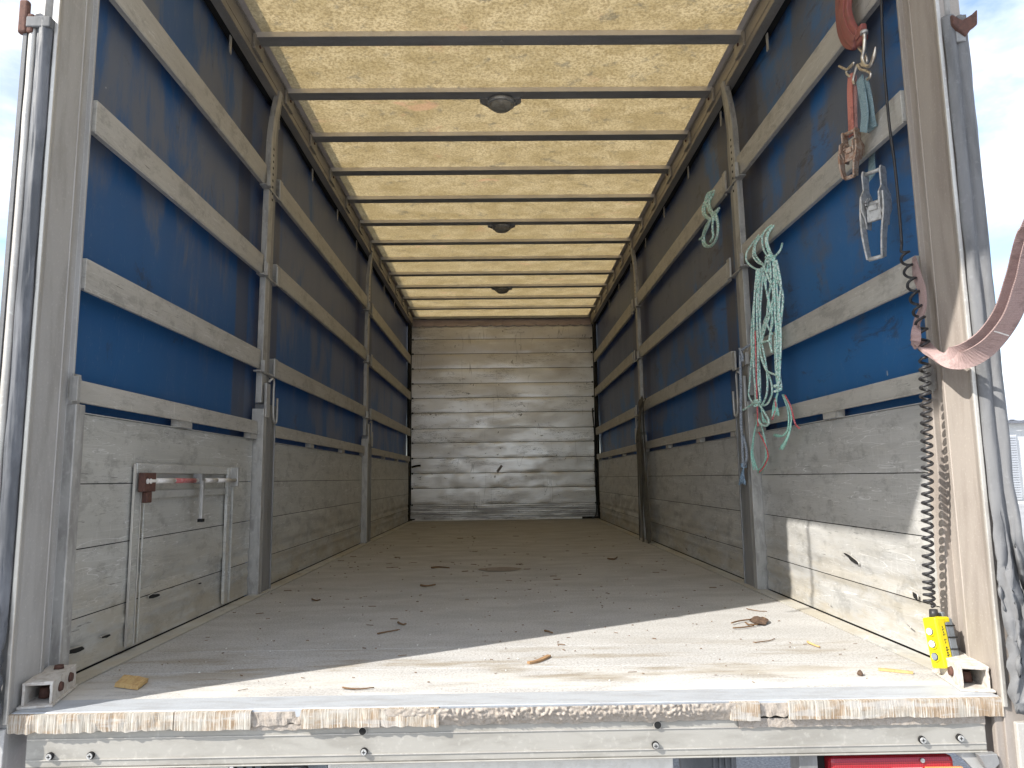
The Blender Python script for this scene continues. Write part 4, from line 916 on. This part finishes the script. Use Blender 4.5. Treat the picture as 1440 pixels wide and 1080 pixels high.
# dark webbing bundle beside the second pillar
wb = thing('webbing_bundle', 'dark grubby strap bundle hanging to the deck beside the second pillar', 'strap', (1.17, 4.2, 0))
for k, (o, b0, zt, wd_) in enumerate(((4.14, 4.10, 1.19, .07), (4.20, 4.17, 1.17, .05), (4.26, 4.30, 1.15, .05), (4.33, 4.42, 1.00, .045), (4.18, 4.22, 1.14, .04))):
    P = catmull([(1.19, o, zt), (1.168, o+.02, zt-.12), (1.172, o+.01*k, .7), (1.165, (o+b0)/2, .4), (1.172, b0, .12), (1.165, b0-.02, .006)], 6)
    bm = bmesh.new(); ribbon(bm, [p+Vector((-.006*k, 0, 0)) for p in P], [(.35*math.sin(i*.2+k), 1, 0) for i in range(len(P))], wd_, .004); obj('webbing', bm, WEBGREY, wb)
bm = bmesh.new(); ribbon(bm, catmull([(1.16, 4.10, 1.19), (1.145, 4.18, 1.135), (1.15, 4.24, 1.13), (1.18, 4.30, 1.18)], 5), (0, .2, 1), .05, .004); obj('tie_loop', bm, WEBGREY, wb)

# control pendant on its coiled cable
pn = thing('control_pendant', 'yellow push-button control on a black coiled cable by the rear post', 'remote control', [(1.150,0.168,0.019)][0])
bm = bmesh.new()
st = [(1.200,0.238,2.154),(1.195,0.252,1.970),(1.190,0.255,1.804),(1.185,0.246,1.612),(1.180,0.227,1.466),(1.175,0.216,1.327),(1.172,0.212,1.212)]
tube(bm, catmull(st, 6), .0042, 8); obj('straight_cable', bm, CABLE, pn)
cp = [(1.172,0.208,1.194),(1.168,0.180,1.110),(1.163,0.150,1.009),(1.160,0.127,0.902),(1.158,0.135,0.784),(1.158,0.146,0.667),(1.158,0.160,0.550),(1.158,0.177,0.434),(1.158,0.194,0.298),(1.157,0.204,0.178)]
CP = catmull(cp, 30); acc = 0; hel = [Vector(st[-1])]
for i, p_ in enumerate(CP[:-1]):
    nx = CP[i+1]; pitch = .045 if p_.z > 1.0 else (.036 if p_.z > .85 else (.0245 if p_.z > .25 else .017))
    seglen = (nx-p_).length; m_ = max(2, int(seglen/pitch*14))
    t_ = (nx-p_).normalized(); e1 = t_.orthogonal().normalized(); e1 = Vector((0, 1, 0)); e1 = (e1-t_*e1.dot(t_)).normalized(); e2 = t_.cross(e1)
    for k in range(m_):
        a = acc+k/m_*seglen/pitch*2*math.pi; rad = .0125+.001*ns(i, 0, 0, .3)
        hel.append(p_.lerp(nx, k/m_)+(e1*math.cos(a)+e2*math.sin(a))*rad)
    acc += seglen/pitch*2*math.pi
bm = bmesh.new(); tube(bm, hel, .0040, 7); obj('coiled_cable', bm, CABLE, pn)
# body: axes
up = Vector([(1.150,0.177,0.153)][0])-Vector([(1.150,0.148,0.028)][0]); H = up.length*1.0; up.normalize()
fn_ = Vector((-.93, -.36, 0)); fn_ = (fn_-up*fn_.dot(up)).normalized(); sdv = up.cross(fn_).normalized()
ctr = (Vector([(1.150,0.177,0.153)][0])+Vector([(1.150,0.148,0.028)][0]))/2+Vector((.008, .0, 0))
def PB(a, b, c): return ctr+up*a+fn_*b+sdv*c
bm = bmesh.new(); obox(bm, PB(0, .014, 0), (up, fn_, sdv), (H/2, .017, .021)); body = obj('yellow_shell', bm, YELLOW, pn, bevel=.005)
bm = bmesh.new(); obox(bm, PB(H*.44, -.002, 0), (up, fn_, sdv), (H*.07, .022, .0205)); obj('shell_top', bm, YELLOW, body, bevel=.005)
bm = bmesh.new(); obox(bm, PB(.004, -.018, 0), (up, fn_, sdv), (H*.45, .015, .0200)); gb = obj('grey_back', bm, GREYP, pn, bevel=.004)
for k in range(4):
    bm = bmesh.new(); obox(bm, PB(-H*.36+k*H*.23, -.020, 0), (up, fn_, sdv), (.0015, .016, .0212)); obj('grip_rib', bm, DARK, gb)
bm = bmesh.new(); obox(bm, PB(H*.47, -.022, .0), (up, fn_, sdv), (.018, .006, .006)); obj('hanging_lug', bm, GREYP, gb, bevel=.003)
bm = bmesh.new(); tube(bm, [PB(H*.49, .008, 0), PB(H*.49+.022, .006, 0)], [.013, .0105], 12); obj('cable_gland', bm, CABLE, pn)
for k, mt in enumerate((WHITEP, WHITEP, GREYP)):
    a = H*(.22-.245*k)
    bm = bmesh.new(); tube(bm, [PB(a, .030, 0), PB(a, .036, 0)], .0125, 18); co = obj('button_collar', bm, YELLOW, body)
    bm = bmesh.new(); tube(bm, [PB(a, .0355, 0), PB(a, .0368, 0)], .0104, 18); obj('button_ring', bm, CABLE, co)
    bm = bmesh.new(); tube(bm, [PB(a, .0365, 0), PB(a, .039, 0)], .0086, 18); obj('push_button', bm, mt, co, label=('white push button', 'white push button', 'dark grey push button')[k])
# printed marks down the yellow side
sg = 1 if sdv.y < 0 else -1
bm = bmesh.new()
random.seed(11)
for k in range(13):
    a = H*(.30-.05*k); wgt = .0042 if k > 7 else .0022
    if k in (4, 7): continue
    obox(bm, PB(a, .012+.001*(k % 2), sg*.02105), (up, fn_, sdv), (.0022, wgt*.6, .00025)); 
    if k % 2: obox(bm, PB(a+.0015, .009, sg*.02105), (up, fn_, sdv), (.0008, wgt*.9, .00025))
obj('printed_lettering', bm, CABLE, body)

# faded pink pull strap, knotted, looping out of the opening
ps = thing('pull_strap', 'faded pink webbing strap knotted round the coiled cable and looping out over the yard', 'strap', [(1.150,0.139,0.915)][0])
bm = bmesh.new(); PT = catmull([(1.200,0.205,1.167),(1.185,0.174,1.108),(1.178,0.143,1.048),(1.172,0.140,0.996),(1.165,0.161,0.960),(1.155,0.147,0.914)], 6)
ribbon(bm, PT, [(0, 1, .15*math.sin(i*.4)) for i in range(len(PT))], [.012+.020*min(1, i/6) for i in range(len(PT))], .004); obj('webbing_tail', bm, WEBPINK, ps)
kc = Vector([(1.150,0.138,0.917)][0])
bm = bmesh.new()
for k in range(3):
    pts = [kc+Vector((.012*math.cos(a)-.004, .022*math.cos(a+.3), .015*math.sin(a)+.007*(k-1))) for a in [q*.7+k for q in range(10)]]
    ribbon(bm, pts, [(math.cos(q*.7+k), .2, .6) for q in range(10)], .024, .006)
obj('knot', bm, WEBPINK, ps, bevel=.002)
lp = [(1.176,0.170,0.910),(1.154,0.080,0.860),(1.133,-0.020,0.825),(1.133,-0.100,0.817),(1.140,-0.170,0.839),(1.134,-0.250,0.882),(1.112,-0.330,0.939),(1.080,-0.420,1.004)]
end = [Vector([(1.076,-0.520,1.125)][0]), Vector((1.16, -.85, 1.9)), Vector((1.15, -.98, 2.67))]
for k, (off, wd_) in enumerate((((0, 0, 0), .044), ((.004, .030, .022), .040))):
    P = catmull([Vector(p)+Vector(off)*min(1, i/2.5) for i, p in enumerate(lp+end)], 8)
    nP = len(P); bm = bmesh.new()
    ws = []
    for i in range(nP):
        t = frame_at(P, i); vdir = Vector((.25, 1, .1)); wv = t.cross(vdir).normalized(); ws.append(wv+Vector((0, .35*math.sin(i*.12+k), 0)))
    ribbon(bm, P, ws, wd_, .004); obj('webbing', bm, WEBPINK, ps)
    if k == 0:
        bm = bmesh.new(); i = 36; t = frame_at(P, i); obox(bm, P[i], (ws[i], t, t.cross(ws[i])), (.019, .0016, .003)); obj('stitch_line', bm, WHITET, ps)

# ================================================================ litter on the deck
def stick(px, label, r=.003, mat=TWIG, name='twig', cat='twig', lift=0):
    pts = [Vector((p[0], p[1], r+.001+lift)) for p in px]; bm = bmesh.new()
    P = catmull(pts, 4); tube(bm, [p+Vector((.002*ns(i, 0, 1, .6), 0, .0015*abs(ns(i, 3, 1, .8)))) for i, p in enumerate(P)], [r*(1-.4*i/len(P)) for i in range(len(P))], 6)
    return tag(obj(name, bm, mat), label, cat, 'litter on the deck')
# wood chip
wc = [(-1.055,0.204,0.004),(-1.066,0.273,0.004),(-0.987,0.247,0.004),(-0.979,0.174,0.004)]
bm = bmesh.new(); a = [bm.verts.new((p[0], p[1], .002)) for p in wc]; b = [bm.verts.new((p[0]+.002, p[1], .013+.003*(i == 1))) for i, p in enumerate(wc)]
bm.faces.new(a); bm.faces.new(b[::-1]); [bm.faces.new((a[i], b[i], b[(i+1) % 4], a[(i+1) % 4])) for i in range(4)]
bmesh.ops.recalc_face_normals(bm, faces=bm.faces)
bmesh.ops.subdivide_edges(bm, edges=bm.edges, cuts=4, use_grid_fill=True)
for v in bm.verts: v.co.z += .003*ns(v.co.x*3, v.co.y, 0, 60) if v.co.z > .006 else 0; v.co += Vector((ns(v.co.x, v.co.y, 1, 70), ns(v.co.x, v.co.y, 5, 70), 0))*.003
tag(obj('wood_chip', bm, WOOD), 'square yellow splintered wood chip near the sill, left', 'wood chip', 'litter on the deck')
bm = bmesh.new(); k0 = [(0.058,0.376,0.004),(0.090,0.399,0.004),(0.124,0.457,0.004)]; ribbon(bm, catmull(k0, 4), (0, 1, 0), .014, .006)
for v in bm.verts: v.co += Vector((ns(v.co.x, v.co.y, 1, 80), ns(v.co.x, v.co.y, 5, 80), 0))*.003
tag(obj('wood_splinter', bm, m_plain('brown bark splinter', (.36, .22, .11), (.2, .12, .07), (90, 20, 20), .9)), 'flat brown splinter in the sunlit centre of the deck', 'wood splinter', 'litter on the deck')
bm = bmesh.new(); k0 = [(1.022,0.243,0.004),(1.058,0.226,0.004),(1.096,0.202,0.004)]; ribbon(bm, catmull(k0, 4), (.3, 1, 0), [.010, .012, .012, .013, .012, .012, .010, .009, .007], .006)
tag(obj('wood_splinter', bm, WOOD), 'long pale wood splinter beside the yellow control', 'wood splinter', 'litter on the deck')
# leaf and twig cluster in the sun
tcx = thing('dead_twig', 'dark dead leaf with long twig stalks on the sunlit deck', 'dead leaf', [(0.921,0.911,0.000)][0])
bm = bmesh.new()
for st in ([(0.816,0.878,0.008),(0.857,0.914,0.008),(0.907,0.937,0.008)], [(0.797,0.802,0.006),(0.836,0.811,0.006),(0.881,0.832,0.006)], [(0.869,0.887,0.008),(0.869,0.848,0.008),(0.901,0.845,0.008)], [(0.952,0.942,0.014),(0.955,0.914,0.014)]): tube(bm, catmull(st, 4), .0028, 6)
obj('stalks', bm, TWIG, tcx)
lf = [(0.904,0.944,0.004),(0.939,0.983,0.004),(0.976,0.980,0.004),(0.960,0.900,0.004),(0.924,0.851,0.004),(0.889,0.854,0.004)]
bm = bmesh.new(); cen = sum((Vector(p) for p in lf), Vector())/6; top = bm.verts.new(cen+Vector((0, 0, .012))); rg = [bm.verts.new(Vector(p)+Vector((0, 0, .006*(i % 2)))) for i, p in enumerate(lf)]
for i in range(6): bm.faces.new((top, rg[i], rg[(i+1) % 6]))
bmesh.ops.subdivide_edges(bm, edges=bm.edges, cuts=3, use_grid_fill=True)
for v in bm.verts: v.co += Vector((ns(v.co.x, v.co.y, 1, 50), ns(v.co.x, v.co.y, 5, 50), ns(v.co.x, v.co.y, 9, 70)))*.006
o = obj('curled_leaf', bm, LEAF, tcx); md = o.modifiers.new('t', 'SOLIDIFY'); md.thickness = .0012
stick([(0.973,1.180,0.000),(0.996,1.132,0.000),(1.032,1.113,0.000)], 'straight thin twig just beyond the dead leaf', .002)
stick([(-0.458,0.809,0.000),(-0.428,0.842,0.000),(-0.390,0.875,0.000)], 'long thin twig in the shade left of centre', .003)
stick([(-0.436,0.156,0.000),(-0.399,0.141,0.000),(-0.353,0.151,0.000)], 'dark curved twig in front near the sill', .0025)
stick([(-0.414,1.004,0.000),(-0.392,0.963,0.000),(-0.380,0.975,0.000)], 'short dark twig in mid deck shade', .004)
stick([(0.800,0.587,0.000),(0.843,0.604,0.000),(0.871,0.623,0.000)], 'thin reddish twig in the sun towards the control', .002)
stick([(0.966,0.575,0.000),(0.968,0.536,0.000),(0.975,0.506,0.000)], 'thick pale twig on the sunlit deck', .004, WOOD)
stick([(0.131,0.811,0.000),(0.143,0.798,0.000),(0.156,0.774,0.000)], 'dark stub of twig at the shadow edge', .004)
stick([(-0.451,2.661,0.000),(-0.406,2.691,0.000),(-0.342,2.648,0.000)], 'dark twig far back on the left half of deck', .006)
stick([(-0.434,1.940,0.000),(-0.402,1.913,0.000),(-0.363,1.957,0.000)], 'rusty brown twig in the shade behind the centre', .006)
stick([(-0.889,1.575,0.000),(-0.862,1.535,0.000),(-0.847,1.552,0.000)], 'small twig near the pillar foot', .004)
stick([(0.675,3.012,0.000),(0.706,2.967,0.000),(0.748,3.087,0.000)], 'forked dark twig right of the deck stain', .006)
bm = bmesh.new(); k0 = [(0.937,0.184,0.004),(0.949,0.197,0.004),(0.950,0.183,0.004)];
bmesh.ops.create_icosphere(bm, subdivisions=2, radius=.008, matrix=Matrix.Translation(Vector(k0[1])+Vector((0, 0, .002))))
for v in bm.verts: v.co += Vector((ns(v.co.x, v.co.y, v.co.z, 90),)*3)*.003
tag(obj('pebble', bm, LEAF), 'dark little stone near the sill by the control', 'pebble', 'litter on the deck')
# brown stain-like flat leaf
bm = bmesh.new(); c_ = Vector([(-0.035,2.578,0.000)][0])
vv = [bm.verts.new(c_+Vector((.13*math.cos(a)*(1+.2*ns(math.cos(a), math.sin(a), 0, 2)), .10*math.sin(a)*(1+.3*ns(math.cos(a), math.sin(a), 3, 2)), .0035))) for a in [k*math.pi/9 for k in range(18)]]; bm.faces.new(vv)
tag(obj('dried_stain', bm, m_plain('brown dried stain', (.27, .23, .20), (.33, .29, .25), (20, 20, 20), .9)), kind='stuff', label='brown dried stain on the deck')
# uncountable crumbs
bm = bmesh.new(); random.seed(5)
for k in range(330):
    y = .12+abs(random.gauss(0, 2.6)); 
    if y > 7.6: continue
    x = random.uniform(-1.14, 1.14); a = random.gauss(0, .5); ln = random.choice((.0015, .002, .002, .003, .003, .004, .006, .012))*(1+y*.25); th = random.uniform(.0005, .0010)*(1+y*.25)
    obox(bm, (x, y, th+.002), ((math.cos(a), math.sin(a), 0), (-math.sin(a), math.cos(a), 0), (0, 0, 1)), (ln, th*1.1, th))
tag(obj('deck_crumbs', bm, TWIG), kind='stuff', label='fine bark crumbs and fibres scattered over the deck')
bm = bmesh.new()
for k in range(70):
    y = .1+abs(random.gauss(0, 1.6)); x = random.uniform(-1.14, 1.14); a = random.uniform(0, 3); ln = random.uniform(.001, .0028)
    obox(bm, (x, y, .0025), ((math.cos(a), math.sin(a), 0), (-math.sin(a), math.cos(a), 0), (0, 0, 1)), (ln, ln*.6, .001))
tag(obj('pale_crumbs', bm, WHITEP), kind='stuff', label='pale flakes scattered over the deck')
